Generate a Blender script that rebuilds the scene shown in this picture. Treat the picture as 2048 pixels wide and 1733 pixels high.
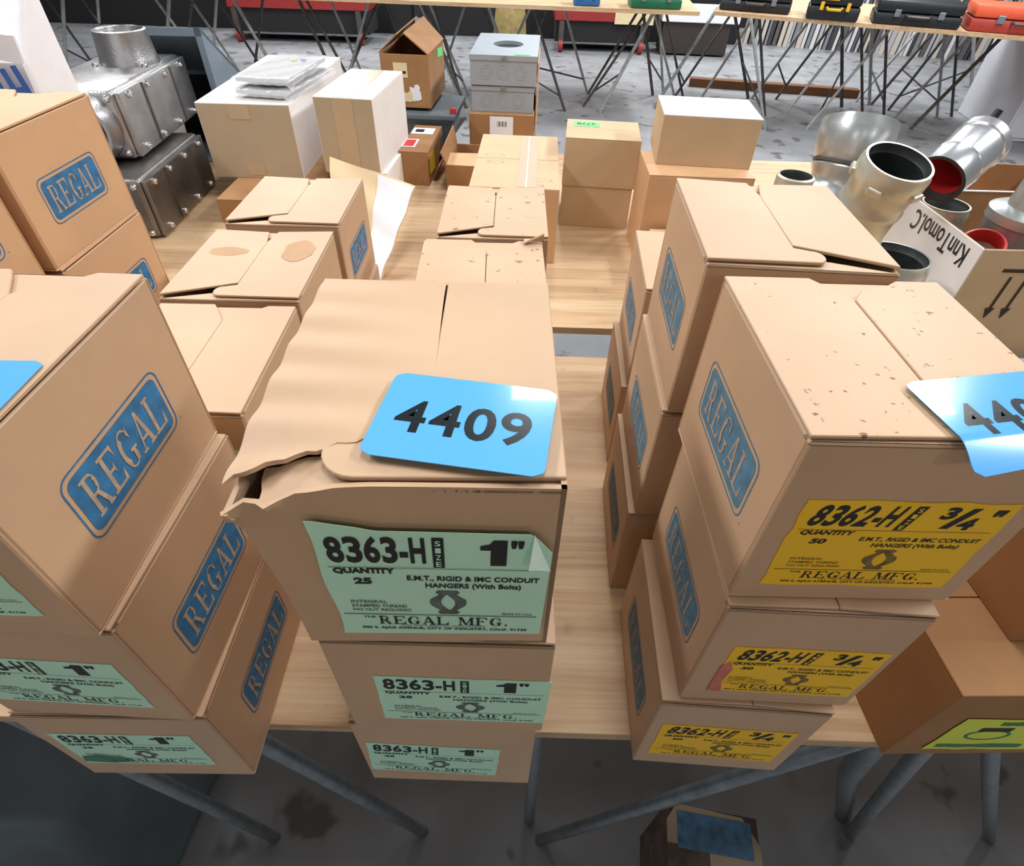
import bpy, bmesh, math, random
from mathutils import Vector, Matrix
random.seed(7)
R = math.radians
scene = bpy.context.scene
for o in list(bpy.data.objects): bpy.data.objects.remove(o, do_unlink=True)
COL = scene.collection

# ------------------------------------------------------------------ camera
TZ = .92                                   # table height
cd = bpy.data.cameras.new('camera'); cam = bpy.data.objects.new('camera', cd); COL.objects.link(cam)
cd.sensor_fit = 'HORIZONTAL'; cd.sensor_width = 36; cd.lens = 36*1132.66/2048; cd.clip_start = .02; cd.clip_end = 100
_p, _y, _r = R(43.5045), R(-.2132), R(1.9143)
_fw = Vector((-math.sin(_y)*math.cos(_p), math.cos(_y)*math.cos(_p), -math.sin(_p)))
_rt = Vector((math.cos(_y), math.sin(_y), 0)); _up = _rt.cross(_fw)
_r2 = math.cos(_r)*_rt+math.sin(_r)*_up; _u2 = -math.sin(_r)*_rt+math.cos(_r)*_up
cam.matrix_world = Matrix(((_r2.x, _u2.x, -_fw.x, 0), (_r2.y, _u2.y, -_fw.y, 0), (_r2.z, _u2.z, -_fw.z, 1.644), (0, 0, 0, 1)))
scene.camera = cam

# ------------------------------------------------------------------ light
w = bpy.data.worlds.new('hall_air'); scene.world = w; w.use_nodes = True
w.node_tree.nodes['Background'].inputs[0].default_value = (.97, .985, 1, 1)
w.node_tree.nodes['Background'].inputs[1].default_value = .13
def strip_light(x, y, power, sx=2.4, sy=.5, z=4.6):
    l = bpy.data.lights.new('ceiling_and_fill_light', 'AREA'); l.shape = 'RECTANGLE'; l.size = sx; l.size_y = sy
    l.energy = power; l.color = (.975, .985, 1)
    o = bpy.data.objects.new('ceiling_and_fill_light', l); COL.objects.link(o); o.location = (x, y, z)
for yy, pw in ((-5.2, .42), (1.0, .95), (4.5, .9), (8.0, 1.1), (11.5, 1.1)):  # the row behind the camera is an added fill for the front faces
    for xx, k in ((-3.1, 128), (.25, 46), (3.5, 155)): strip_light(xx, yy, pw*k, .5, 1.7, 4.3)
vs = scene.view_settings
vs.view_transform = 'Standard'; vs.look = 'None'; vs.gamma = 1; vs.use_curve_mapping = False; vs.exposure = .15

# ------------------------------------------------------------------ materials
def lin(r, g, b):
    f = lambda c: (c/255/12.92 if c/255 <= .04045 else ((c/255+.055)/1.055)**2.4)
    return (f(r), f(g), f(b), 1)
def mat(name, col, rough=.8, metal=0., var=.12, scale=30., bump=0., bscale=120., stretch=(1, 1, 1), spots=None, coat=0., alpha=None, trans=0.):
    m = bpy.data.materials.new(name); m.use_nodes = True; nt = m.node_tree; N = nt.nodes; L = nt.links
    b = N['Principled BSDF']; b.inputs['Roughness'].default_value = rough; b.inputs['Metallic'].default_value = metal
    b.inputs['Coat Weight'].default_value = coat
    if trans: b.inputs['Transmission Weight'].default_value = trans
    if alpha is not None: b.inputs['Alpha'].default_value = alpha
    tc = N.new('ShaderNodeTexCoord'); mp = N.new('ShaderNodeMapping'); mp.inputs['Scale'].default_value = stretch
    L.new(tc.outputs['Object'], mp.inputs[0])
    nz = N.new('ShaderNodeTexNoise'); nz.inputs['Scale'].default_value = scale; nz.inputs['Detail'].default_value = 5
    L.new(mp.outputs[0], nz.inputs['Vector'])
    cr = N.new('ShaderNodeValToRGB'); e = cr.color_ramp.elements
    e[0].position = .3; e[1].position = .72
    e[0].color = tuple(c*(1-var) for c in col[:3])+(1,); e[1].color = tuple(min(1, c*(1+var)) for c in col[:3])+(1,)
    L.new(nz.outputs['Fac'], cr.inputs[0]); out = cr.outputs[0]
    if spots:
        n2 = N.new('ShaderNodeTexNoise'); n2.inputs['Scale'].default_value = spots[1]; n2.inputs['Detail'].default_value = 3
        L.new(tc.outputs['Object'], n2.inputs['Vector'])
        c2 = N.new('ShaderNodeValToRGB'); c2.color_ramp.elements[0].position = spots[2]; c2.color_ramp.elements[1].position = spots[2]+.05
        L.new(n2.outputs['Fac'], c2.inputs[0])
        mx = N.new('ShaderNodeMixRGB'); mx.inputs[2].default_value = spots[0]; L.new(c2.outputs[0], mx.inputs[0]); L.new(out, mx.inputs[1]); out = mx.outputs[0]
    L.new(out, b.inputs['Base Color'])
    if bump:
        n3 = N.new('ShaderNodeTexNoise'); n3.inputs['Scale'].default_value = bscale; L.new(mp.outputs[0], n3.inputs['Vector'])
        bp = N.new('ShaderNodeBump'); bp.inputs['Strength'].default_value = bump; bp.inputs['Distance'].default_value = .002
        L.new(n3.outputs['Fac'], bp.inputs['Height']); L.new(bp.outputs[0], b.inputs['Normal'])
    return m
def wood(name, a, b_, c_, scale=1., rough=.6):
    m = bpy.data.materials.new(name); m.use_nodes = True; nt = m.node_tree; N = nt.nodes; L = nt.links; b = N['Principled BSDF']
    b.inputs['Roughness'].default_value = rough
    tc = N.new('ShaderNodeTexCoord'); mp = N.new('ShaderNodeMapping'); mp.inputs['Scale'].default_value = (1.2*scale, 16*scale, 16*scale); L.new(tc.outputs['Object'], mp.inputs[0])
    nz = N.new('ShaderNodeTexNoise'); nz.inputs['Scale'].default_value = 2.2; nz.inputs['Detail'].default_value = 6; nz.inputs['Distortion'].default_value = .6
    L.new(mp.outputs[0], nz.inputs['Vector'])
    cr = N.new('ShaderNodeValToRGB'); e = cr.color_ramp.elements; e[0].position = .28; e[0].color = a; e[1].position = .75; e[1].color = c_
    k = e.new(.5); k.color = b_
    L.new(nz.outputs['Fac'], cr.inputs[0])
    mp2 = N.new('ShaderNodeMapping'); mp2.inputs['Scale'].default_value = (3*scale, 90*scale, 90*scale); L.new(tc.outputs['Object'], mp2.inputs[0])
    n2 = N.new('ShaderNodeTexNoise'); n2.inputs['Scale'].default_value = 3; L.new(mp2.outputs[0], n2.inputs['Vector'])
    n4 = N.new('ShaderNodeTexNoise'); n4.inputs['Scale'].default_value = 26*scale; n4.inputs['Detail'].default_value = 2; L.new(tc.outputs['Object'], n4.inputs['Vector'])
    c4 = N.new('ShaderNodeValToRGB'); c4.color_ramp.elements[0].position = .66; c4.color_ramp.elements[1].position = .8; c4.color_ramp.elements[1].color = (.35, .35, .35, 1); L.new(n4.outputs['Fac'], c4.inputs[0])
    mx = N.new('ShaderNodeMixRGB'); mx.blend_type = 'MULTIPLY'; mx.inputs[0].default_value = .35; L.new(cr.outputs[0], mx.inputs[1]); L.new(n2.outputs['Fac'], mx.inputs[2])
    m3 = N.new('ShaderNodeMixRGB'); L.new(c4.outputs[0], m3.inputs[0]); L.new(mx.outputs[0], m3.inputs[1]); m3.inputs[2].default_value = lin(120, 92, 62)
    L.new(m3.outputs[0], b.inputs['Base Color'])
    bp = N.new('ShaderNodeBump'); bp.inputs['Strength'].default_value = .15; L.new(n2.outputs['Fac'], bp.inputs['Height']); L.new(bp.outputs[0], b.inputs['Normal'])
    return m
M = {}
M['kraft'] = mat('kraft_board', lin(200, 165, 131), .5, var=.07, scale=9, bump=.10, bscale=40, spots=(lin(150, 112, 80), 55, .76))
M['kraft_r'] = mat('kraft_board_speckled', lin(201, 167, 133), .5, var=.07, scale=9, bump=.10, bscale=40, spots=(lin(120, 74, 56), 150, .675))
M['kraft_o'] = mat('orange_and_warm_lit_kraft', lin(212, 168, 126), .5, var=.07, scale=9, bump=.08, bscale=40)  # orange board, also the warm light painted onto column O
M['kraft_d'] = mat('brown_kraft_board', lin(162, 118, 76), .8, var=.10, scale=12, bump=.1, bscale=40, spots=(lin(132, 92, 58), 22, .72))
M['kraft_p'] = mat('pale_kraft_board', lin(200, 172, 136), .8, var=.06, scale=9, bump=.08, bscale=40)
M['kraft_g'] = mat('grey_kraft_and_shaded_white', lin(186, 168, 140), .8, var=.06, scale=9, bump=.06, bscale=40)
M['kraft_s'] = mat('soiled_kraft_board', lin(201, 167, 133), .5, var=.07, scale=9, bump=.10, bscale=40, spots=(lin(132, 106, 82), 60, .66))
M['edge'] = mat('corrugated_board_edge', lin(150, 112, 74), .9, var=.25, scale=300)
M['white_b'] = mat('white_board', lin(232, 226, 222), .7, var=.03, scale=12, bump=.05, bscale=30)
M['tape'] = mat('tan_packing_tape', lin(196, 172, 140), .3, var=.05, scale=12, bump=.1, bscale=60)
M['clear'] = mat('clear_tape', lin(214, 194, 164), .35, var=.05, scale=60, bump=.3, bscale=90, alpha=.45)
M['film'] = mat('clear_plastic_film', lin(228, 229, 232), .1, var=.03, scale=60, bump=.35, bscale=14, alpha=.38)
M['rod'] = mat('thin_zinc_rod', lin(168, 170, 170), .4, .3, var=.2, scale=30)
M['pink'] = mat('pink_scuff', lin(206, 120, 104), .8, var=.2, scale=60)
M['damp'] = mat('damp_board_stain', lin(186, 148, 112), .8, var=.06, scale=30)
M['plate'] = mat('pale_metal_plate', lin(178, 176, 170), .45, .2, var=.05, scale=20)
M['green'] = mat('mint_green_label_paper', lin(194, 240, 212), .6, var=.03, scale=18, bump=.08, bscale=25)
M['green_w'] = mat('mint_label_underside', lin(214, 236, 222), .6, var=.02)
M['yellow'] = mat('yellow_label_paper', lin(255, 200, 16), .55, var=.05, scale=14, bump=.06, bscale=25)
M['lime'] = mat('lime_label_paper', lin(220, 232, 70), .55, var=.06, scale=14)
M['neon'] = mat('neon_green_tag', lin(120, 232, 130), .5, var=.03)
M['black'] = mat('black_ink', lin(24, 26, 24), .6, var=.3, scale=90)
M['grey_ink'] = mat('grey_ink', lin(92, 102, 96), .6, var=.45, scale=120)
M['ochre_ink'] = mat('olive_ink', lin(120, 100, 36), .6, var=.45, scale=120)
M['blue'] = mat('blue_carton_ink', lin(46, 112, 158), .7, var=.3, scale=60)
M['blue2'] = mat('blue_carton_ink_worn', lin(84, 128, 152), .75, var=.22, scale=80)
M['knock'] = mat('unprinted_kraft', lin(176, 152, 128), .8, var=.2, scale=140)
M['sky'] = mat('glossy_blue_card', lin(92, 172, 236), .16, var=.02, scale=6, coat=.5)
M['tagink'] = mat('lot_tag_ink', lin(14, 24, 28), .25, var=.1)
M['ply'] = wood('plywood', lin(190, 150, 108), lin(214, 178, 136), lin(228, 198, 160))
M['plyedge'] = wood('plywood_edge', lin(150, 110, 70), lin(190, 146, 98), lin(208, 168, 120), 3)
M['steel'] = mat('galvanised_tube', lin(150, 158, 164), .38, .75, var=.2, scale=40, bump=.1, bscale=60)
M['steel_d'] = mat('tarnished_steel_rod', lin(92, 88, 84), .5, .6, var=.3, scale=30)
M['cast'] = mat('cast_aluminium', lin(172, 170, 170), .34, .9, var=.22, scale=14, bump=.35, bscale=220)
M['castd'] = mat('dull_cast_aluminium', lin(138, 134, 130), .36, .9, var=.25, scale=12, bump=.3, bscale=200)
M['chrome'] = mat('bright_screw', lin(224, 226, 230), .18, 1., var=.05)
M['galv'] = mat('zinc_fitting', lin(196, 199, 198), .32, .75, var=.2, scale=16, bump=.15, bscale=60)
M['zincy'] = mat('yellow_zinc_fitting', lin(206, 204, 186), .34, .6, var=.25, scale=12, bump=.15, bscale=60)
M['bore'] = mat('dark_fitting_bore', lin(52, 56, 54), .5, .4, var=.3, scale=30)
M['shiny'] = mat('polished_sleeve', lin(226, 228, 232), .26, .85, var=.08, scale=10, bump=.08, bscale=30)
M['red'] = mat('red_enamel', lin(186, 44, 44), .4, var=.1)
M['maroon'] = mat('maroon_cart_paint', lin(150, 44, 42), .5, var=.15)
M['orange'] = mat('orange_plastic', lin(232, 96, 62), .45, var=.06)
M['redcase'] = mat('red_tool_case_plastic', lin(168, 58, 46), .45, var=.1)
M['grey'] = mat('grey_painted_steel', lin(158, 166, 174), .45, .1, var=.04, scale=14)
M['grey2'] = mat('slate_painted_steel', lin(116, 130, 142), .45, .1, var=.06, scale=14)
M['dark'] = mat('near_black_shade', lin(26, 26, 28), .8, var=.2)  # near-black painted for the shade in openings and behind the carts
M['blackp'] = mat('black_moulded_plastic', lin(30, 32, 36), .45, var=.2, scale=18, bump=.2)
M['yel'] = mat('yellow_plastic_trim', lin(232, 178, 40), .45, var=.05)
M['gcase'] = mat('green_plastic_case', lin(20, 100, 66), .45, var=.1)
M['bcase'] = mat('blue_plastic_case', lin(36, 100, 160), .45, var=.1)
M['binp'] = mat('slate_plastic', lin(96, 108, 114), .5, var=.12, scale=10)
M['sack'] = mat('white_paper_sack', lin(238, 236, 238), .65, var=.03, bump=.4, bscale=12)
M['blueink'] = mat('royal_blue_ink', lin(64, 110, 196), .6, var=.06)
M['tanp'] = mat('tan_paper', lin(226, 200, 158), .75, var=.06, scale=10, bump=.3, bscale=20)
M['whitep'] = mat('white_paper', lin(236, 236, 238), .65, var=.02, scale=14, bump=.3, bscale=20)
M['yelp'] = mat('yellow_sticker', lin(238, 218, 50), .5, var=.08, scale=90)
M['redp'] = mat('red_sticker', lin(214, 48, 52), .5, var=.04)
M['cream'] = mat('cream_sticker', lin(226, 208, 162), .6, var=.06)
M['conc'] = mat('concrete', lin(140, 142, 145), .5, var=.2, scale=3.2, bump=.1, bscale=20, spots=(lin(100, 98, 95), 5, .60))
M['wall'] = mat('shadow_dark_wall', lin(46, 44, 44), .8, var=.2, scale=2)  # darkness at the back of the hall put into the wall colour
M['board'] = mat('weathered_timber', lin(116, 76, 46), .8, var=.25, scale=6, stretch=(1, 8, 8))
M['goldbag'] = mat('mustard_sack', lin(150, 132, 82), .8, var=.3, scale=14, bump=.5, bscale=20)
M['cabw'] = mat('white_laminate', lin(220, 220, 228), .5, var=.02)
M['rubber'] = mat('dark_rubber', lin(52, 44, 40), .7, var=.2)
M['photo'] = mat('printed_carton_photo', lin(96, 76, 66), .5, var=.55, scale=22)
M['printb'] = mat('blue_printed_carton', lin(86, 128, 164), .5, var=.3, scale=60)
M['greenstain'] = mat('dark_green_stain', lin(74, 128, 98), .7, var=.25, scale=60)
M['soot'] = mat('black_soil', lin(120, 100, 80), .9, var=.3, scale=60)

# ------------------------------------------------------------------ geometry helpers
class MB:
    def __init__(s): s.v = []; s.f = []
    def add(s, vs, fs):
        k = len(s.v); s.v += [tuple(v) for v in vs]; s.f += [tuple(i+k for i in f) for f in fs]; return s
    def box(s, x0, y0, z0, x1, y1, z1):
        return s.add([(x, y, z) for z in (z0, z1) for x, y in ((x0, y0), (x1, y0), (x1, y1), (x0, y1))],
                     [(0, 3, 2, 1), (4, 5, 6, 7), (0, 1, 5, 4), (1, 2, 6, 5), (2, 3, 7, 6), (3, 0, 4, 7)])
    def hexa(s, b, t): return s.add(list(b)+list(t), [(0, 3, 2, 1), (4, 5, 6, 7), (0, 1, 5, 4), (1, 2, 6, 5), (2, 3, 7, 6), (3, 0, 4, 7)])
    def prism(s, poly, z0, z1, f=None):
        n = len(poly); f = f or (lambda x, y, z: (x, y, z))
        return s.add([f(x, y, z0) for x, y in poly]+[f(x, y, z1) for x, y in poly],
                     [tuple(range(n-1, -1, -1)), tuple(range(n, 2*n))]+[(i, (i+1) % n, n+(i+1) % n, n+i) for i in range(n)])
    def openbox(s, w, d, h, t=.003):
        s.box(0, 0, 0, w, d, t); s.box(0, 0, t, w, t, h); s.box(0, d-t, t, w, d, h)
        s.box(0, t, t, t, d-t, h); return s.box(w-t, t, t, w, d-t, h)
    def tube(s, pts, r, n=10, cap=True):
        pts = [Vector(p) for p in pts]; rr = r if isinstance(r, (list, tuple)) else [r]*len(pts); rings = []
        for i, p in enumerate(pts):
            d = (pts[min(i+1, len(pts)-1)]-pts[max(i-1, 0)]).normalized()
            a = d.cross(Vector((.31, .17, .93))).normalized(); b = d.cross(a)
            rings.append([p+a*rr[i]*math.cos(2*math.pi*k/n)+b*rr[i]*math.sin(2*math.pi*k/n) for k in range(n)])
        vs = [q for rg in rings for q in rg]
        fs = [(i*n+k, i*n+(k+1) % n, (i+1)*n+(k+1) % n, (i+1)*n+k) for i in range(len(pts)-1) for k in range(n)]
        if cap: fs += [tuple(range(n-1, -1, -1)), tuple((len(pts)-1)*n+k for k in range(n))]
        return s.add(vs, fs)
    def lathe(s, prof, n=40, mtx=None, close=False):
        vs = []; m = len(prof)
        for r, z in prof:
            for k in range(n):
                v = Vector((r*math.cos(2*math.pi*k/n), r*math.sin(2*math.pi*k/n), z)); vs.append(mtx @ v if mtx else v)
        fs = [(i*n+k, i*n+(k+1) % n, ((i+1) % m)*n+(k+1) % n, ((i+1) % m)*n+k) for i in range(m if close else m-1) for k in range(n)]
        return s.add(vs, fs)
    def grid(s, fn, nu, nv):
        return s.add([fn(i/nu, j/nv) for j in range(nv+1) for i in range(nu+1)],
                     [(j*(nu+1)+i, j*(nu+1)+i+1, (j+1)*(nu+1)+i+1, (j+1)*(nu+1)+i) for j in range(nv) for i in range(nu)])
    def mesh(s, name, m, smooth=False, bevel=0., solid=0., seg=2):
        me = bpy.data.meshes.new(name); me.from_pydata(s.v, [], s.f)
        if bevel or solid:
            bm = bmesh.new(); bm.from_mesh(me)
            if solid: bmesh.ops.solidify(bm, geom=bm.faces[:], thickness=solid)
            bmesh.ops.recalc_face_normals(bm, faces=bm.faces[:])
            if bevel: bmesh.ops.bevel(bm, geom=[e for e in bm.edges if len(e.link_faces) == 2 and e.calc_face_angle(0) > .5], offset=bevel, segments=seg, affect='EDGES', profile=.5, clamp_overlap=True)
            bm.to_mesh(me); bm.free()
        if smooth:
            for p in me.polygons: p.use_smooth = True
            me.set_sharp_from_angle(angle=R(38))
        me.materials.append(m); return me
    def build(s, name, m, parent=None, **k): return link(name, s.mesh(name, m, **k), parent)
def link(name, me, parent=None):
    o = bpy.data.objects.new(name, me); COL.objects.link(o); o.parent = parent; return o
def tag(o, label, cat, group=None):
    o['label'] = label; o['category'] = cat
    if group: o['group'] = group
    return o
def thing(name, label, cat, loc=(0, 0, 0), rz=0., group=None):
    o = bpy.data.objects.new(name, None); COL.objects.link(o); o.empty_display_size = .05
    o.location = loc; o.rotation_euler = (0, 0, rz); return tag(o, label, cat, group)
def struct(o, label=None):
    o['kind'] = 'structure'
    if label: o['label'] = label
    return o
def rrect(w, h, r, n=5, x=0., y=0.):
    p = []
    for cx, cy, a0 in ((w-r, r, -90), (w-r, h-r, 0), (r, h-r, 90), (r, r, 180)):
        for k in range(n+1):
            a = R(a0+90*k/n); p.append((x+cx+r*math.cos(a), y+cy+r*math.sin(a)))
    return p
# flat print --------------------------------------------------------
_tc = {}
def glyphs(s, bold=0.):
    key = (s, bold)
    if key not in _tc:
        c = bpy.data.curves.new('t', 'FONT'); c.body = s; c.size = 1; c.offset = bold; c.resolution_u = 3; c.fill_mode = 'FRONT'
        o = bpy.data.objects.new('t', c); COL.objects.link(o)
        dg = bpy.context.evaluated_depsgraph_get(); me = bpy.data.meshes.new_from_object(o.evaluated_get(dg))
        vs = [(v.co.x, v.co.y) for v in me.vertices]; fs = [tuple(p.vertices) for p in me.polygons]
        bpy.data.objects.remove(o, do_unlink=True); bpy.data.curves.remove(c); bpy.data.meshes.remove(me)
        x0 = min(v[0] for v in vs); x1 = max(v[0] for v in vs); y0 = min(v[1] for v in vs); y1 = max(v[1] for v in vs)
        _tc[key] = ([((x-x0)/(x1-x0), (y-y0)/(y1-y0)) for x, y in vs], fs)
    return _tc[key]
def text(mb, s, x0, y0, x1, y1, bold=.02, shear=0.):
    vs, fs = glyphs(s, bold)
    return mb.add([(x0+(x1-x0)*u+shear*v*(y1-y0), y0+(y1-y0)*v, 0) for u, v in vs], fs)
def _raw(ch, bold):
    key = ('raw', ch, bold)
    if key not in _tc:
        c = bpy.data.curves.new('t', 'FONT'); c.body = ch; c.size = 1; c.offset = bold; c.resolution_u = 4; c.fill_mode = 'FRONT'
        o = bpy.data.objects.new('t', c); COL.objects.link(o)
        dg = bpy.context.evaluated_depsgraph_get(); me = bpy.data.meshes.new_from_object(o.evaluated_get(dg))
        _tc[key] = ([(v.co.x, v.co.y) for v in me.vertices], [tuple(p.vertices) for p in me.polygons])
        bpy.data.objects.remove(o, do_unlink=True); bpy.data.curves.remove(c); bpy.data.meshes.remove(me)
    return _tc[key]
def textc(mb, s, x0, y0, x1, y1, bold=.03, shear=0., gap=.10, f=None):
    hv, _ = _raw('H', bold); b0 = min(v[1] for v in hv); b1 = max(v[1] for v in hv)
    wid = [.55 if c in '-' else 1. for c in s]; tot = sum(wid)+gap*(len(s)-1); x = 0; f = f or (lambda a, b_: (a, b_, 0))
    for c, wd in zip(s, wid):
        vs_, fs_ = _raw(c, bold); xa = min(v[0] for v in vs_); xb = max(v[0] for v in vs_)
        mb.add([f(x0+(x1-x0)*(x+wd*(a-xa)/(xb-xa))/tot+shear*(y1-y0)*(b_-b0)/(b1-b0), y0+(y1-y0)*(b_-b0)/(b1-b0)) for a, b_ in vs_], fs_); x += wd+gap
    return mb
def ringstrip(cx, cy, ro, ri, a0, a1, n=14, sx=1.):
    q = []
    for k in range(n):
        a, b = R(a0+(a1-a0)*k/n), R(a0+(a1-a0)*(k+1)/n)
        q.append([(cx+ro*sx*math.cos(a), cy+ro*math.sin(a)), (cx+ro*sx*math.cos(b), cy+ro*math.sin(b)), (cx+ri*sx*math.cos(b), cy+ri*math.sin(b)), (cx+ri*sx*math.cos(a), cy+ri*math.sin(a))])
    return q
def rc(a, b, c, d): return [(a, b), (c, b), (c, d), (a, d)]
SER = {
 'R': [rc(.13, 0, .32, 1), rc(.02, 0, .42, .07), rc(.02, .93, .5, 1), rc(.3, .46, .5, .53)]+ringstrip(.48, .73, .27, .2, -90, 90)+ringstrip(.48, .73, .27, .13, -45, 45)+[[(.42, .5), (.6, .5), (.92, .04), (.72, .04)], rc(.66, 0, 1, .07)],
 'E': [rc(.13, 0, .32, 1), rc(.02, .93, .9, 1), rc(.02, 0, .95, .07), [(.9, 1), (.72, 1), (.9, .68)], [(.95, 0), (.74, 0), (.95, .36)], rc(.32, .47, .64, .54), [(.64, .36), (.64, .66), (.52, .51)]],
 'G': ringstrip(.5, .5, .51, .45, 40, 330, 22, .9)+ringstrip(.5, .5, .51, .30, 120, 240, 12, .9)+[rc(.66, .08, .84, .44), rc(.56, .37, .98, .44), [(.84, .98), (.84, .66), (.7, .82)]],
 'A': [[(.13, .02), (.21, .02), (.54, 1), (.44, 1)], [(.42, 1), (.58, 1), (.97, .02), (.74, .02)], rc(.26, .27, .74, .34), rc(0, 0, .34, .07), rc(.62, 0, 1.06, .07)],
 'L': [rc(.13, 0, .32, 1), rc(.02, .93, .44, 1), rc(.02, 0, .95, .07), [(.95, 0), (.72, 0), (.95, .4)]],
 'M': [rc(.1, 0, .17, 1), rc(.8, 0, .98, 1), [(.06, 1), (.28, 1), (.58, .03), (.46, .03)], [(.82, 1), (.9, 1), (.57, .03), (.5, .03)], rc(0, 0, .28, .07), rc(.7, 0, 1.08, .07), rc(0, .93, .2, 1), rc(.82, .93, 1.08, 1)],
 'F': [rc(.13, 0, .32, 1), rc(.02, .93, .9, 1), rc(.02, 0, .44, .07), [(.9, 1), (.72, 1), (.9, .66)], rc(.32, .47, .64, .54), [(.64, .36), (.64, .66), (.52, .51)]],
 '.': [rc(.1, 0, .28, .16)]}
def serif(mb, s, x0, y0, x1, y1, shear=0.):
    adv = [1.1 if c not in ' .M' else (.6 if c == ' ' else (.3 if c == '.' else 1.3)) for c in s]; tot = sum(adv); x = 0
    for c, a in zip(s, adv):
        for pi_, poly in enumerate(SER.get(c, [])):
            k = 1.15 if c == 'M' else 1.
            mb.add([(x0+(x1-x0)*(x+px*k)/tot+shear*py*(y1-y0), y0+(y1-y0)*py, pi_*7e-6) for px, py in poly], [tuple(range(len(poly)))])
        x += a
    return mb
def place(o, face, w, d, u, v, eps=.0012, rot=0.):
    """put a flat XY mesh on a face of a box of size w x d (origin front-left-bottom)"""
    rm = Matrix.Rotation(rot, 4, 'Z')
    if face == 'front': m = Matrix(((1, 0, 0, u), (0, 0, -1, -eps), (0, 1, 0, v), (0, 0, 0, 1)))
    elif face == 'right': m = Matrix(((0, 0, 1, w+eps), (1, 0, 0, u), (0, 1, 0, v), (0, 0, 0, 1)))
    elif face == 'left': m = Matrix(((0, 0, -1, -eps), (-1, 0, 0, d-u), (0, 1, 0, v), (0, 0, 0, 1)))
    elif face == 'top': m = Matrix(((1, 0, 0, u), (0, 1, 0, v), (0, 0, 1, w+eps), (0, 0, 0, 1)))
    o.matrix_local = m @ rm; return o

# ------------------------------------------------------------------ structure
b = MB(); b.grid(lambda u, v: (-9+18*u, -3+16*v, 0), 2, 2); struct(b.build('floor', M['conc'], solid=.05).__class__ and bpy.data.objects['floor'], 'worn grey concrete warehouse floor')
b = MB().box(-9, 12.6, 0, 9, 12.8, 3.2); struct(b.build('wall_back', M['wall']), 'far wall of the hall with its shadow painted dark')

# ------------------------------------------------------------------ front tables
def ptube(par, name, pts, r, m, n=10): return MB().tube(pts, r, n).build(name, M[m], par, smooth=True)
t = thing('plywood_table', 'near plywood trestle table carrying the three front carton stacks', 'table', (0, .245, 0))
o = MB().box(-2.2, 0, TZ-.018, 2.2, .765, TZ).build('tabletop', M['ply'], t, bevel=.001)
for xs, top, foot in ((-.36, (-.36, .02, .88), (-.18, .08, .0)), (0, (.5, .03, .88), (.1, .07, 0)), (0, (.047, .05, .88), (.075, .11, 0)), (0, (.43, .02, .88), (.62, .14, .42)), (0, (.56, .03, .88), (.86, .1, 0)),
                      (0, (-.62, .02, .88), (-.53, .06, 0)), (0, (.64, .05, .88), (1.2, .1, 0)), (0, (-.66, .05, .88), (-.9, .3, 0))):
    ptube(t, 'leg', [top, foot], .0125, 'steel')
for top, foot in (((-.36, .7, .88), (-.5, .66, 0)), ((.5, .7, .88), (.62, .66, 0)), ((-1.7, .7, .88), (-1.7, .7, 0)), ((1.9, .7, .88), (1.9, .7, 0))): ptube(t, 'leg', [top, foot], .0125, 'steel')
o = ptube(t, 'leg', [(.50, .04, .885), (.66, .1, .45), (.86, .14, 0)], .019, 'steel', 14)
c = MB().tube([(.502, .041, .88), (.512, .044, .85)], .026, 14).build('collar', M['steel_d'], o, smooth=True)
for x in (-.5, .5): ptube(t, 'crossbar', [(x, .03, .888), (x, .72, .888)], .0135, 'steel')
t = thing('plywood_table', 'second plywood table behind, separated from the near one by a gap', 'table', (0, 1.125, 0))
MB().box(-2.2, 0, TZ-.018, 2.2, 1.22, TZ).build('tabletop', M['ply'], t, bevel=.001)
for x in (-1.6, -.5, .80, 1.75):
    ptube(t, 'crossbar', [(x, .06, .888), (x, 1.16, .888)], .0135, 'steel')
    for y in (.1, 1.1):
        ptube(t, 'leg', [(x, y, .88), (x-.22, y, 0)], .0125, 'steel'); ptube(t, 'leg', [(x, y+.02, .88), (x+.22, y+.02, 0)], .0125, 'steel')

t = thing('plywood_table', 'plywood table added unseen behind the camera to shade the aisle floor', 'table', (0, -1.75, 0))  # made-up table, keeps light off the floor below the near table
MB().box(-2.4, 0, TZ-.018, 2.4, 1.22, TZ).build('tabletop', M['ply'], t, bevel=.001)
for x in (-1.6, -.5, .55, 1.65):
    for y in (.1, 1.1):
        ptube(t, 'leg', [(x, y, .905), (x-.22, y, 0)], .0125, 'steel'); ptube(t, 'leg', [(x, y+.02, .905), (x+.22, y+.02, 0)], .0125, 'steel')

# ------------------------------------------------------------------ printed labels
LW, LH = .136, .086
def hanger(mb, x0, y0, x1, y1):
    prof = [(0, .46, -.2), (.08, .62, -.2), (.16, .38, .02), (.26, .62, .2), (.38, .95, .38), (.5, 1., .42), (.62, .92, .38), (.74, .62, .22), (.84, .36, .02), (.92, .58, -.2), (1, .40, -.2)]
    cx = (x0+x1)/2; hw = (x1-x0)/2
    for sgn in (-1, 1):
        for (ta, oa, ia), (tb, ob, ib) in zip(prof, prof[1:]):
            mb.add([(cx+sgn*oa*hw+.1*hw*sgn, y1-(y1-y0)*ta, 0), (cx+sgn*ob*hw+.1*hw*sgn, y1-(y1-y0)*tb, 0), (cx+sgn*ib*hw+.18*hw*(tb-.5), y1-(y1-y0)*tb, 0), (cx+sgn*ia*hw+.18*hw*(ta-.5), y1-(y1-y0)*ta, 0)], [(0, 1, 2, 3)])
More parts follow.
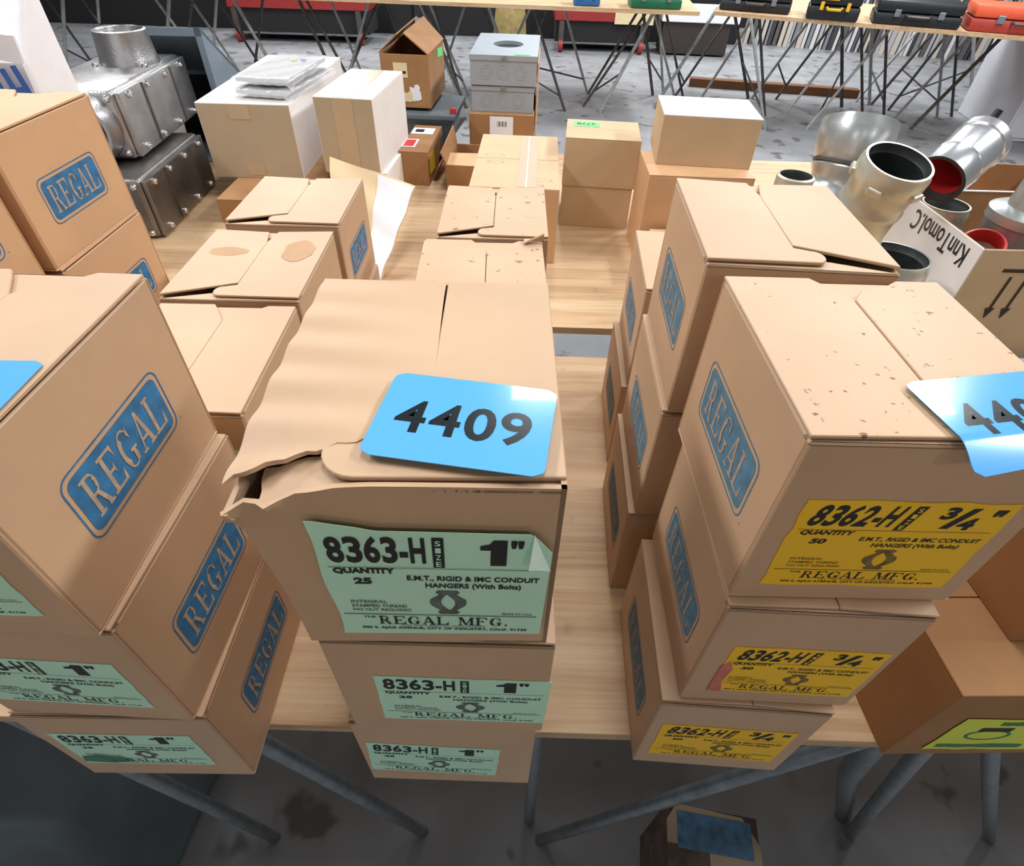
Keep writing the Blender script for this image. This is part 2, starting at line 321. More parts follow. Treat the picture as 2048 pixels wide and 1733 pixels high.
def label_print(num, size, qty, w, h, sl):
    p = MB(); X = lambda u: u*w; Y = lambda v: v*h
    textc(p, num, X(.045), Y(.735), X(.455), Y(.955), .034, sl, .12)
    p.add([(X(a), Y(b_), 0) for a, b_ in ((.485, .70), (.535, .70), (.535+sl*.16, .96), (.485+sl*.16, .96))], [(0, 1, 2, 3)])
    if size == '1"': p.add([(X(a), Y(b_), 0) for a, b_ in ((.735, .73), (.805, .73), (.805, .95), (.745, .95), (.73, .915), (.69, .90), (.69, .865), (.735, .865))], [tuple(range(8))]); text(p, '"', X(.82), Y(.885), X(.875), Y(.95), .03)
    else:
        text(p, '3', X(.66), Y(.83), X(.73), Y(.96), .05, .2); text(p, '/', X(.70), Y(.73), X(.80), Y(.95), .05, .25); text(p, '4', X(.77), Y(.72), X(.85), Y(.85), .05, .2); text(p, '"', X(.9), Y(.87), X(.955), Y(.94), .04, .2)
    text(p, 'QUANTITY', X(.045), Y(.625), X(.31), Y(.685), .05, sl); text(p, qty, X(.12), Y(.53), X(.20), Y(.59), .05, sl)
    p.add([(X(.03), Y(.69), 0), (X(.97), Y(.69), 0), (X(.97), Y(.694), 0), (X(.03), Y(.694), 0)], [(0, 1, 2, 3)])
    text(p, 'E.M.T., RIGID & IMC CONDUIT', X(.36), Y(.565), X(.96), Y(.62), .028, sl*.6)
    text(p, 'HANGERS (With Bolts)', X(.44), Y(.49), X(.88), Y(.55), .028, sl*.6)
    text(p, 'THE', X(.12), Y(.165), X(.18), Y(.185), .02)
    p.add([(X(.03), Y(.205), 0), (X(.97), Y(.205), 0), (X(.97), Y(.211), 0), (X(.03), Y(.211), 0)], [(0, 1, 2, 3)])
    serif(p, 'REGAL MFG.', X(.19), Y(.095), X(.83), Y(.185), sl*.3)
    text(p, '900 S. AJAX AVENUE, CITY OF INDUSTRY, CALIF. 91749', X(.1), Y(.03), X(.93), Y(.062), .03)
    return p
def small_print(w, h, sl):
    p = MB(); X = lambda u: u*w; Y = lambda v: v*h
    for k, s_ in enumerate(('INTEGRAL', 'STAMPED THREAD', 'NO NUT REQUIRED')): text(p, s_, X(.08), Y(.33-.045*k), X((.25, .34, .36)[k]), Y(.36-.045*k), .02, sl*.5)
    text(p, 'MADE IN U.S.A.', X(.8), Y(.225), X(.95), Y(.245), .02)
    text(p, 'DIV. OF CAPITOL INDUSTRIES', X(.3), Y(.072), X(.72), Y(.088), .01)
    hanger(p, X(.46), Y(.225), X(.62), Y(.475)); return p
def size_word(w, h, sl):
    p = MB()
    for k, c in enumerate('SIZE'): text(p, c, w*(.498+sl*.16*(.9-.24*k)), h*(.895-.06*k), w*(.522+sl*.16*(.9-.24*k)), h*(.94-.06*k), .02)
    return p
PR = {}
for kind, num, size, qty, sl in (('g', '8363-H', '1"', '25', 0.), ('y', '8362-H', '3/4"', '50', .28)):
    PR[kind] = (label_print(num, size, qty, LW, LH, sl).mesh('print', M['black']), small_print(LW, LH, sl).mesh('fine_print', M['grey_ink' if kind == 'g' else 'ochre_ink']),
                size_word(LW, LH, sl).mesh('reversed_lettering', M['green' if kind == 'g' else 'yellow']))
def ragged(w, h, jit, seed):
    rnd = random.Random(seed); p = []
    for (a, b_), (c, d_) in zip(((0, 0), (w, 0), (w, h), (0, h)), ((w, 0), (w, h), (0, h), (0, 0))):
        for k in range(7): p.append((a+(c-a)*k/7+rnd.uniform(-jit, jit)*(k > 0), b_+(d_-b_)*k/7+rnd.uniform(-jit, jit)*(k > 0)))
    return p
def front_label(par, kind, u, v, rot=0., sx=1., sy=1., jit=.0006, seed=1, shape=None):
    poly = shape or ragged(LW, LH, jit, seed)
    o = MB().prism(poly, 0, .0004).build('label', M['green' if kind == 'g' else 'yellow'], par)
    place(o, 'front', 0, 0, u, v, .0002, rot); o.scale = (sx, sy, 1)
    for i, (nm, z) in enumerate((('print', .00055), ('fine_print', .00055), ('reversed_lettering', .0007))):
        q = link(nm, PR[kind][i], o); q.location = (0, 0, z)
    return o
# carton side emblem -------------------------------------------------
EW, EH = .126, .059
def ring_poly(mb, w, h, r, t):
    a = rrect(w, h, r); b_ = rrect(w-2*t, h-2*t, max(r-t, .001), x=t, y=t); n = len(a)
    mb.add([(x, y, 0) for x, y in a+b_], [(i, (i+1) % n, n+(i+1) % n, n+i) for i in range(n)])
def emblem_mesh(m):
    p = MB(); ring_poly(p, EW, EH, .010, .0014)
    q = rrect(EW-.010, EH-.010, .007, x=.005, y=.005); p.add([(x, y, 0) for x, y in q], [tuple(range(len(q)))])
    text(p, '.', EW+.003, .002, EW+.0045, .0035)
    return p.mesh('emblem', m)
EM = {'a': emblem_mesh(M['blue']), 'b': emblem_mesh(M['blue2'])}
LET = serif(MB(), 'REGAL', .013, .0125, EW-.009, EH-.012).mesh('lettering', M['knock'])
def emblem(par, face, w, d, h, kind='a', du=0., dv=0.):
    o = link('emblem', EM[kind], par); place(o, face, w, d, (d-EW)/2+du, (h-EH)/2-.006+dv, .0003)
    q = link('lettering', LET, o); q.location = (0, 0, .0002); return o

# ------------------------------------------------------------------ hanger cartons
H = .169
def flap_polys(var):
    if var in ('L', 'R'):
        lf = [(0, .03), (.50, .195), (.50, .8), (.46, .97), (0, 1)]
        arc = [(.42+.055*math.cos(R(a)), .085+.055*math.sin(R(a))) for a in range(90, 271, 15)]
        rf = [(1, .02), (1, 1), (.54, .97), (.505, .8), (.505, .20)]+[(.505, .165)]+arc
        pn = [(.0, .0), (1, .0), (1, .09), (.5, .13), (.02, .02)]
        bk = [(.3, .9), (.7, .9), (.8, 1), (.2, 1)]
        ps = [lf, rf, pn, bk]
        return [[(1-u, v) for u, v in p][::-1] for p in ps] if var == 'R' else ps
    lf = [(0, .012), (.53, .02), (.53, .82), (.44, .95), (.4, 1), (0, 1)]
    rf = [(.535, .02), (1, .004), (1, .985), (.80, .985), (.72, .93), (.60, .9), (.535, .82)]
    pn = [(0, 0), (1, 0), (1, .05), (0, .05)]; bk = [(.3, .78), (.85, .78), (1, 1), (.3, 1)]
    return [lf, rf, pn, bk]
def carton(x, y, rz, lev, label, w=.171, d=.209, top='P', lab=None, emb=('right',), mk='kraft', ek='a', lid=None, z=None, group=None, seed=0, grp='conduit hanger cartons stacked on the plywood'):
    rnd = random.Random(seed or int(abs(x*1000)+abs(y*7000)+lev*31))
    t = thing('conduit_hanger_box', label, 'box', (x, y, TZ+lev*H if z is None else z), rz, grp)
    b_ = MB().openbox(w, d, H-.004, .003)
    lf, rf, pn, bk = flap_polys(top); sc = lambda p: [(u*w, v*d) for u, v in p]
    b_.prism(sc(pn), H-.0075, H-.004); b_.prism(sc(bk), H-.0075, H-.004)
    b_.build('carton', M[mk], t, bevel=.0012, seg=1)
    j = rnd.uniform(-.0006, .0012)
    zl = H-.0032
    def lift(x_, y_, z_): return (x_, y_, z_+max(0, (.35*d-y_))*.012*(1 if top in 'LR' else .2))
    MB().prism(sc(lf), zl, zl+.003, lift).build('flap', M[lid or mk], t, bevel=.0006, seg=1)
    MB().prism(sc(rf), zl+.0004+j*.3, zl+.0034+j*.3, lift if top == 'P' else None).build('flap', M[lid or mk], t, bevel=.0006, seg=1)
    for f_ in emb: emblem(t, f_, w, d, H, ek, rnd.uniform(-.006, .006), rnd.uniform(-.004, .004))
    if lab: front_label(t, *lab[:3], **(lab[3] if len(lab) > 3 else {}))
    return t
# leftmost column A, three high, mint labels
carton(-.455, .184, .002, 2, 'top carton of the leftmost front stack with a blue tag on its lid', d=.211, lab=('g', .012, .03), emb=('right',))
carton(-.452, .193, R(-1.3), 1, 'middle carton of the leftmost front stack with mint green label', d=.207, lab=('g', .010, .030, dict(rot=R(-1))))
carton(-.454, .189, R(.9), 0, 'bottom carton of the leftmost front stack, overhanging the table edge', w=.179, lab=('g', .012, .038, dict(rot=R(-1))))
# behind A, two high
for i, (x, y, a, w_, d_, tp) in enumerate(((-.444, .418, 1.4, .171, .209, 'P'), (-.461, .642, 1.1, .18, .204, 'L'), (-.465, .873, .7, .18, .202, 'L'))):
    where = ('directly behind the leftmost front stack', 'in the middle of the row behind the leftmost front stack', 'at the far end of the row behind the leftmost front stack')[i]
    carton(x, y, R(a), 1, 'upper carton '+where, w=w_, d=d_, top=tp, lab=('g', .02, .03), ek='a')
    carton(x+.003, y+.002, R(a*.5), 0, 'lower carton '+where, w=w_, d=d_, lab=('g', .02, .03), ek='a')
# centre column C
carton(-.133, .188, R(.2), 1, 'middle carton of the centre stack with flat mint green 8363-H label', w=.170, lab=('g', .030, .025, dict(rot=R(-1), sx=1.03)))
carton(-.142, .192, R(-.3), 0, 'bottom carton of the centre stack with mint label skewed to its left', w=.174, lab=('g', .004, .035, dict(rot=R(-3.5), sx=.98, sy=.95)))
for i, (x, y, a, w_, d_, tp, mk) in enumerate(((-.137, .408, .5, .175, .209, 'P', 'kraft'), (-.135, .626, 1.8, .181, .209, 'P', 'kraft_s'), (-.125, .849, .6, .175, .210, 'L', 'kraft_s'))):
    where = ('hidden right behind the crushed centre carton', 'with soiled torn lid behind the crushed centre carton', 'with soiled half-open lid before the taped tall carton')[i]
    carton(x, y, R(a), 1, 'upper carton '+where, w=w_, d=d_, top=tp, lid=mk, lab=('g', .02, .03))
    carton(x+.006, y-.002, R(a*.5), 0, 'lower carton, under the one '+where, w=w_, d=d_, lab=('g', .02, .03))
# right column R (yellow labels) and those behind
carton(.170, .232, R(.6), 2, 'top carton of the front yellow-label stack, lid speckled with rust spots', w=.170, d=.188, lab=('y', .018, .020, dict(jit=.0012, sx=1.0, sy=1.12, seed=4)), emb=('left',), lid='kraft_r', ek='b')
carton(.170, .223, R(-1.3), 1, 'middle carton of the front yellow-label stack, label stained pink', w=.158, d=.19, lab=('y', .022, .022, dict(seed=5, jit=.0008, sx=.95)), emb=('left',), ek='b')
carton(.153, .218, R(-2.4), 0, 'bottom carton of the front yellow-label stack, at the table edge', w=.163, d=.19, lab=('y', .012, .030, dict(seed=6, sx=1.0)), emb=('left',), mk='kraft', ek='b')
carton(.161, .446, R(-2.9), 2, 'top carton behind the front yellow-label stack with gaping rounded flap', w=.160, d=.191, top='R', emb=('left',), mk='kraft', ek='b')
carton(.158, .446, R(-2.2), 1, 'middle carton of the stack behind the front yellow-label stack', w=.160, d=.191, emb=('left',), ek='b')
carton(.150, .444, R(-2.6), 0, 'bottom carton of the stack behind the front yellow-label stack', w=.160, d=.191, emb=('left',), ek='b')
carton(.180, .700, R(-3.6), 1, 'upper carton at the far end of the yellow-label row', w=.160, d=.191, emb=('left',), ek='b')
carton(.172, .696, R(-2.6), 0, 'lower carton at the far end of the yellow-label row', w=.160, d=.191, emb=('left',), ek='b')
# far-left column O, its warm light cast painted into the board colour
carton(-.792, .700, R(-1.2), 2, 'top light-tinted orange carton against the metal conduit bodies, emblem in full view', mk='kraft_o', lab=None)
carton(-.790, .702, R(-.6), 1, 'second light-tinted orange carton, under the one with the emblem in full view', mk='kraft_o')
carton(-.792, .700, R(-1.4), 0, 'third light-tinted orange carton, at table level by the metal conduit bodies', mk='kraft_o')
for lv in (2, 1, 0): carton(-.80, .476, R(-.8), lv, ('top', 'middle', 'bottom')[2-lv]+' light-tinted orange carton cut by the photo edge, nearest of its row', mk='kraft_o')

# crushed centre top carton ------------------------------------------------
t = thing('conduit_hanger_box', 'crushed top carton of the centre stack with blue tag 4409 on its lid', 'box', (-.136, .187, TZ+2*H), R(1.2), 'conduit hanger cartons stacked on the plywood')
cw, cdp = .166, .208
def crush(px, py, pz):
    g = math.exp(-((px/.040)**2+(py/.07)**2+((H-pz)/.085)**2))          # broad bulge of the corner
    k = math.exp(-((px/.030)**2+(py/.035)**2+((H-pz)/.026)**2))         # tight crumple at the rim
    n = math.sin(px*230+pz*110)*math.sin(py*190+pz*150+1.3)
    return (px-.010*g*max(0, 1-px/.06)+.003*k*n, py-.002*g-.004*k*(1+math.sin(px*300+pz*90)), pz-.014*k+.003*k*n)
b_ = MB()
b_.grid(lambda u, v: crush(u*cw, 0, v*(H-.002)), 28, 22); b_.grid(lambda u, v: crush(0, (1-u)*cdp, v*(H-.002)), 24, 22)
b_.grid(lambda u, v: (cw, u*cdp, v*(H-.002)), 2, 2); b_.grid(lambda u, v: ((1-u)*cw, cdp, v*(H-.002)), 2, 2); b_.grid(lambda u, v: (u*cw, (1-v)*cdp, 0), 2, 2)
b_.build('carton', M['kraft'], t, solid=.003, smooth=True)
b_ = MB(); b_.grid(lambda u, v: crush(.012+u*(cw-.014), v*(.030-.012*abs(u-.5)), H-.006), 26, 6); b_.build('front_panel', M['kraft'], t, solid=-.002, smooth=True)
def leftflap(u, v):       # u: outer edge -> seam, v: front -> back
    front = .004+.034*min(1, u*1.1)**.8+.0015*math.sin(u*37); back = cdp-.002
    yy = front+(back-front)*v
    out = -.005-.007*(1-v)**1.5
    xx = out+(.0885+.001*math.sin(v*5)-out)*u
    zz = H+.0002+.0016*(1-u)+.0020*math.sin(yy*175+u*1.2)*(1-u)*(1-v*.6)+.003*(1-v)**3*math.sin(u*3.1)*(1-u)-.010*(1-u)**3*(1-v)**4
    return (xx, yy, zz)
MB().grid(leftflap, 20, 60).build('flap', M['kraft'], t, solid=.0028, smooth=True)
arc = [(.056+.020*math.cos(R(a)), .024+.020*math.sin(R(a))) for a in range(120, 271, 15)]
MB().prism([(cw, .006), (cw, cdp), (.0890, cdp-.001), (.0890, .036), (.062, .040)]+arc, H-.003, H+.0003).build('flap', M['kraft'], t, bevel=.0006, seg=1)
emblem(t, 'right', cw, cdp, H, 'a')
shape = [(.0, -.004), (.05, -.002), (.1, -.001), (.136, .0), (.137, .03), (.1375, .062), (.127, .0735), (.124, .0865), (.08, .086), (.045, .087), (.022, .092), (.012, .096), (.008, .093), (.001, .090), (.0015, .06), (-.001, .03)]
def wrapped(vs_, z0):
    ca, sa = math.cos(R(-1.2)), math.sin(R(-1.2)); out = []
    for x_, y_, z_ in vs_:
        x2, y2 = x_*.97, y_*1.30; q_ = crush(.028+ca*x2-sa*y2, 0, .024+sa*x2+ca*y2); out.append((q_[0]-(.003 if x_ < .02 else 0)*max(0, y_-.06)*10, q_[1]-.0042-z0-z_, q_[2]))
    return out
b_ = MB()
def lgrid(u, v):
    top_ = .086+.008*max(0, 1-u/.25)-.013*max(0, (u-.91)/.09); return (LW*u+.0012*math.sin(v*9)*(1-u), top_*v-.003*(1-v)*(1-u), 0)
b_.grid(lgrid, 30, 20); b_.v = wrapped(b_.v, 0); lo = b_.build('label', M['green'], t, solid=.0003, smooth=True)
for i, (nm, z_) in enumerate((('print', .0005), ('fine_print', .0005), ('reversed_lettering', .0008))):
    me = PR['g'][i]; q = MB(); q.add(wrapped([tuple(v_.co) for v_ in me.vertices], z_), [tuple(p_.vertices) for p_ in me.polygons]); q.build(nm, me.materials[0], lo)
b_ = MB(); b_.v = wrapped([(.1365, .060, 0), (.1245, .0865, 0), (.1225, .067, .006)], .0008); b_.f = [(0, 1, 2)]; b_.build('folded_corner', M['green_w'], lo, solid=.0004)
def find(lbl): return next(o_ for o_ in COL.objects if o_.get('label', '').startswith(lbl))
tb = find('upper carton in the middle of the row behind the leftmost')
for u_, v_, a_, b2_ in ((.145, .135, .022, .034), (.045, .13, .028, .014)):
    o_ = MB().prism([(u_+a_*math.cos(k*.314)*(1+.1*math.sin(k*1.7)), v_+b2_*math.sin(k*.314)) for k in range(20)], (H+.0001 if u_+a_ < .09 else H+.0009), (H+.0002 if u_+a_ < .09 else H+.0010)).build('stain', M['damp'], tb)
lb = next(o_ for o_ in find('middle carton of the front yellow-label stack').children if o_.name.startswith('label'))
MB().prism([(-.002, -.001), (.012, -.001), (.007, .02), (.010, .045), (.004, .06), (-.002, .05)], .0006, .0007).build('pink_scuff', M['pink'], lb)
lb = next(o_ for o_ in find('bottom carton of the leftmost front stack').children if o_.name.startswith('label'))
MB().prism([(.0, .006), (.03, .002), (.055, .010), (.05, .018), (.025, .026), (.004, .022)], .0006, .0007).build('green_smudge', M['greenstain'], lb)
# torn chip on the soiled lid behind
def lot_tag(label, loc, rz, txt, bend=0., tilt=0., w_=.098, h_=.070):
    t_ = thing('lot_tag', label, 'lot tag', loc, rz, 'blue lot number tags'); t_.rotation_euler = (tilt, 0, rz)
    bz = lambda x, y, z: (x, y, z-bend*max(0, .2335-(loc[1]+x*math.sin(rz)+y*math.cos(rz)))**1.4+.0004)
    nx, ny = 16, 12; pl = rrect(w_, h_, .006)
    card = MB(); rows = []
    ys = [h_*k/24 for k in range(25)]
    def half(y):
        r_ = .006; dy = max(0, r_-y, y-(h_-r_)); return r_-math.sqrt(max(0, r_*r_-dy*dy))
    for y in ys: i = half(y); rows.append((bz(i, y, 0), bz(w_-i, y, 0)))
    v = [q for rw in rows for q in rw]; card.add(v, [(2*k, 2*k+1, 2*k+3, 2*k+2) for k in range(24)])
    card.build('card', M['sky'], t_, solid=-.0005, smooth=True)
    if txt:
        p = textc(MB(), txt, .011, .020, .087, .046, .022, 0, .13, lambda a, b_: bz(a, b_, .0006)); p.build('number', M['tagink'], t_)
    return t_
lot_tag('blue card reading 4409 lying on the crushed centre carton', (-.0795, .2045, TZ+3*H+.0045), R(-8), '4409')
lot_tag('blue card hanging over the front edge of the rust-speckled carton', (.2560, .2135, TZ+3*H+.0020), R(10.5), '4408', bend=3.)
lot_tag('corner of a blue card on the leftmost carton at the photo edge', (-.383, .205, TZ+3*H+.001), R(2), None)
MB().grid(lambda u, v: (.012+.03*u, .8365-.012*(1-u)*v-.003*v, TZ+2*H+.002+.012*v*u), 4, 3).build('torn_flap_chip', M['kraft_s'], None, solid=.0025)
tag(bpy.data.objects['torn_flap_chip'], 'small torn chip of board sticking up from a soiled lid', 'scrap')

# ------------------------------------------------------------------ plain cartons on the back table
def plain(name, label, x, y, rz, z, w_, d_, h_, mk, top=None, front=None, cat='box', group=None, seam=True, bev=.0015):
    t_ = thing(name, label, cat, (x, y, z), rz, group)
    MB().box(0, 0, 0, w_, d_, h_-.003).build('carton', M[mk], t_, bevel=bev)
    tm = M[top or mk]
    MB().prism([(0, 0), (w_, 0), (w_, d_*.497), (0, d_*.497)], h_-.003, h_).build('flap', tm, t_, bevel=.0008, seg=1)
    MB().prism([(0, d_*.503), (w_, d_*.503), (w_, d_), (0, d_)], h_-.003, h_).build('flap', tm, t_, bevel=.0008, seg=1)
    if front: MB().box(.002, -.0012, .002, w_-.002, .0, h_-.002).build('front_panel', M[front], t_)
    return t_
def sticker(par, name, m, face, w_, d_, u, v, sw, sh, rot=0., eps=.001, jit=.0003, seed=3):
    o_ = MB().prism(ragged(sw, sh, jit, seed), 0, .0003).build(name, M[m], par); return place(o_, face, w_, d_, u, v, eps, rot)
def stext(par, s, m, x0, y0, x1, y1, z=.0006, bold=.02, name='print'):
    o_ = text(MB(), s, x0, y0, x1, y1, bold).build(name, M[m], par); o_.location = (0, 0, z); return o_
def tray(name, label, x, y, rz, z, w_, d_, h_, mk, cat='box'):
    t_ = thing(name, label, cat, (x, y, z), rz); MB().openbox(w_, d_, h_, .004).build('tray', M[mk], t_, bevel=.001, seg=1); return t_

plain('shallow_carton', 'shallow tan carton lying under the kraft-fronted white carton', -.868, 1.628, 0, TZ, .27, .62, .070, 'kraft_d')
W1 = plain('white_carton', 'white carton with kraft front, plastic-wrapped plates lying on its lid', -.930, 1.80, R(1), TZ+.070, .268, .66, .205, 'white_b', front='kraft_g')
sticker(W1, 'tape', 'tape', 'front', 0, 0, .10, .01, .055, .03, eps=.0016); sticker(W1, 'tape', 'tape', 'front', 0, 0, .09, .165, .06, .035, eps=.0016)
W3 = plain('white_carton', 'lower white carton, under the tape-striped one', -.573, 1.80, R(-4), TZ, .172, .352, .10, 'white_b')
W2 = plain('white_carton', 'white carton with broad tan tape stripe, beside the wrapped plates', -.585, 1.788, R(-4.7), TZ+.10, .171, .355, .203, 'white_b', front='kraft_g')  # shade on the white front painted in with the greyer board
sticker(W2, 'tape', 'tape', 'front', 0, 0, .055, .02, .058, .18, eps=.0016); sticker(W2, 'tape', 'tape', 'top', .203, 0, .055, .004, .058, .345, eps=.0006)
for k, (x, y, z, a) in enumerate(((-.84, 1.85, TZ+.281, -8), (-.838, 1.865, TZ+.308, -5))):
    t = thing('wrapped_plate', ('lower', 'upper')[k]+' plastic-wrapped metal plate on the kraft-fronted carton', 'plate', (x, y, z), R(a), 'plates in plastic bags')
    MB().box(.01, .012, .006, .165, .33, .018).build('plate', M['plate'], t, bevel=.002)
    rn = random.Random(5+k); ph = rn.uniform(0, 6)
    MB().grid(lambda u, v: (-.012+.20*u, -.012+.375*v, .0205+.0012*math.sin(u*13+ph)*math.sin(v*17)+.0006*math.sin(u*37+v*29)-.014*(max(0, abs(u-.5)-.42)/.08+max(0, abs(v-.5)-.45)/.05)), 40, 50).build('bag', M['film'], t, smooth=True)
    if k: 
        o = sticker(t, 'sticker', 'yelp', 'top', .0215, 0, .085, .24, .018, .02); sticker(t, 'print_block', 'blueink', 'top', .0215, 0, .115, .245, .018, .014)
# folded tan packet with a white strip
t = thing('folded_mailer', 'crumpled tan mailer with a white paper strip, leaning behind the cartons', 'packet', (-.34, 1.29, TZ+.006))
BL, BR, TR, TL = Vector((-.11, .06, .004)), Vector((0, 0, .004)), Vector((.073, .20, .172)), Vector((-.15, .26, .215))
def mailer(u, v, off=0.):
    p = BL.lerp(BR, u).lerp(TL.lerp(TR, u), v); n = (BR-BL).cross(TL-BL).normalized()
    return p+n*(off+.005*math.sin(u*9+v*2)+.003*math.sin(v*17+u*5))
MB().grid(lambda u, v: mailer(u, v), 16, 16).build('wrapper', M['tanp'], t, solid=.006, smooth=True)
MB().grid(lambda u, v: mailer(.60+.40*u, .02+.96*v, .0025), 10, 16).build('paper_strip', M['whitep'], t, solid=.0006, smooth=True)
# labelled brown carton
X1 = plain('brown_carton', 'brown carton with red and yellow stickers beside the white cartons', -.398, 1.977, R(-3), TZ, .098, .295, .107, 'kraft_d')
s_ = sticker(X1, 'shipping_label', 'whitep', 'top', .107, 0, .004, .19, .078, .07, eps=.0006); sticker(s_, 'barcode', 'black', 'top', 0, 0, .012, .02, .03, .03, eps=.0008)
s_ = sticker(X1, 'warning_label', 'whitep', 'top', .107, 0, .002, .045, .045, .085, eps=.0006); sticker(s_, 'red_panel', 'redp', 'top', 0, 0, .004, .008, .034, .066, eps=.0008)
sticker(X1, 'sticker', 'yelp', 'right', .098, .295, .02, .03, .09, .06, R(-4)); 
MB().hexa([(.099, .05, .0), (.103, .05, 0), (.103, .285, 0), (.099, .285, 0)], [(.124, .03, .055), (.128, .03, .054), (.146, .295, .075), (.142, .295, .076)]).build('side_flap', M['kraft_d'], X1)
# slate plastic crate and the gaping carton on it
t = thing('plastic_crate', 'slate plastic crate under the gaping brown carton', 'crate', (-.52, 2.30, TZ), R(-3))
b_ = MB(); b_.hexa([(.02, .02, 0), (.24, .02, 0), (.24, .24, 0), (.02, .24, 0)], [(0, 0, .12), (.275, 0, .12), (.275, .27, .12), (0, .27, .12)]); b_.build('tub', M['binp'], t, bevel=.006)
MB().box(-.008, -.01, .12, .285, .28, .14).build('rim', M['binp'], t, bevel=.005); MB().box(.262, .01, .138, .285, .03, .158).build('clip', M['red'], t, bevel=.003)
t = thing('gaping_carton', 'open brown carton with peaked flaps standing on the slate crate', 'box', (-.498, 2.33, TZ+.15), R(-4))
MB().openbox(.171, .303, .165, .004).build('carton', M['kraft_d'], t, bevel=.001, seg=1)
fl = lambda a, b2, c2, d2: MB().add([a, b2, c2, d2], [(0, 1, 2, 3)])
fl((0, 0, .165), (0, .303, .165), (.075, .31, .232), (.070, -.005, .222)).build('flap', M['kraft_d'], t, solid=.004)
fl((.171, .303, .165), (.171, 0, .165), (.085, .02, .222), (.095, .315, .232)).build('flap', M['kraft_d'], t, solid=.004)
fl((.171, .299, .165), (.0, .299, .165), (.05, .24, .20), (.13, .24, .20)).build('flap', M['kraft_d'], t, solid=.004)
s_ = sticker(t, 'sticker', 'cream', 'front', 0, 0, .045, .095, .05, .045); sticker(s_, 'print_block', 'black', 'top', 0, 0, .014, .012, .03, .008, eps=.0006)
sticker(t, 'torn_patch', 'whitep', 'front', 0, 0, .105, .022, .035, .045, R(10), jit=.005); sticker(t, 'torn_patch', 'cream', 'front', 0, 0, .075, .02, .03, .03, jit=.003, eps=.0013)
sticker(t, 'tag', 'neon', 'right', .171, .303, .17, .13, .10, .028, R(-6))
# steel boxes
def steel_box(label, x, y, rz, z, w_, d_, h_, hole):
    t_ = thing('steel_wireway_box', label, 'metal box', (x, y, z), rz, 'grey steel wireway boxes')
    MB().box(.002, .002, 0, w_-.002, d_-.002, h_-.014).build('body', M['grey'], t_, bevel=.002)
    b2 = MB(); cx, cy, rx = w_*.52, d_*.5, .055
    if hole:
        n = 40; ring = [(cx+rx*math.cos(2*math.pi*k/n), cy+rx*1.2*math.sin(2*math.pi*k/n)) for k in range(n)]
        def sq(k):
            c, s = math.cos(2*math.pi*k/n), math.sin(2*math.pi*k/n); m_ = max(abs(c), abs(s)); return (w_/2+w_/2*c/m_, d_/2+d_/2*s/m_)
        out_ = [sq(k) for k in range(n)]
        b2.add([(p[0], p[1], h_) for p in out_]+[(p[0], p[1], h_) for p in ring]+[(p[0], p[1], h_-.013) for p in ring]+[(p[0], p[1], h_-.016) for p in out_],
               [(k, (k+1) % n, n+(k+1) % n, n+k) for k in range(n)]+[(n+k, n+(k+1) % n, 2*n+(k+1) % n, 2*n+k) for k in range(n)]+[(k, 3*n+k, 3*n+(k+1) % n, (k+1) % n) for k in range(n)])
        b2.build('lid', M['grey'], t_)
        MB().lathe([(.0, h_-.012), (.054, h_-.012)], 32, Matrix.Translation((cx, cy, 0)) @ Matrix.Diagonal((1, 1.2, 1, 1))).build('opening', M['dark'], t_)  # dark disc painted for the shade inside the hole
        sticker(t_, 'tag', 'neon', 'top', h_, 0, w_*.66, .012, .052, .02)
    else: b2.box(0, 0, h_-.016, w_, d_, h_).build('lid', M['grey'], t_, bevel=.002)
    for k in range(3):
        for rr in (.022, .013): 
            o_ = MB().lathe([(rr, 0), (rr, .0012), (rr-.0015, .0012), (rr-.0015, 0)], 28).build('knockout', M['grey'], t_); o_.matrix_local = Matrix.Translation((w_*(.25+.25*k), .0025, h_*.45)) @ Matrix.Rotation(R(90), 4, 'X')
    MB().box(w_*.47, -.005, h_-.012, w_*.55, .0, h_+.001).build('latch', M['steel'], t_, bevel=.002)
    return t_
plain('barcode_carton', 'brown carton with white barcode label under the grey steel boxes', -.185, 2.27, R(-2), TZ+.045, .235, .30, .105, 'kraft_d')
s_ = sticker(bpy.data.objects['barcode_carton'], 'shipping_label', 'whitep', 'front', 0, 0, .075, .012, .085, .088)
for k in range(9): MB().box(.026+.004*k, .055, 0, .0265+.004*k+.0012*(k % 3), .072, .0006).build('barcode_bar', M['black'], s_)
sticker(s_, 'print_block', 'grey_ink', 'top', 0, 0, .025, .006, .04, .01, eps=.0006)
MB().box(0, 0, 0, .20, .28, .045).build('dark_tray', M['rubber'], None, bevel=.004); o = bpy.data.objects['dark_tray']; o.location = (-.18, 2.28, TZ); tag(o, 'low dark tray under the barcode carton', 'tray')
steel_box('lower grey steel box, between the holed one and the barcode carton', -.178, 2.30, R(-2.2), TZ+.15, .226, .41, .083, False)
steel_box('upper grey steel box with oval opening in its lid', -.182, 2.295, R(-2.2), TZ+.235, .236, .42, .092, True)
MB().box(0, 0, 0, .004, .30, .30).build('cardboard_sheet', M['kraft_o'], None); o = bpy.data.objects['cardboard_sheet']; o.location = (.056, 2.33, TZ); o.rotation_euler = (0, 0, R(-2)); tag(o, 'upright tan cardboard sheet beside the grey steel boxes', 'cardboard')
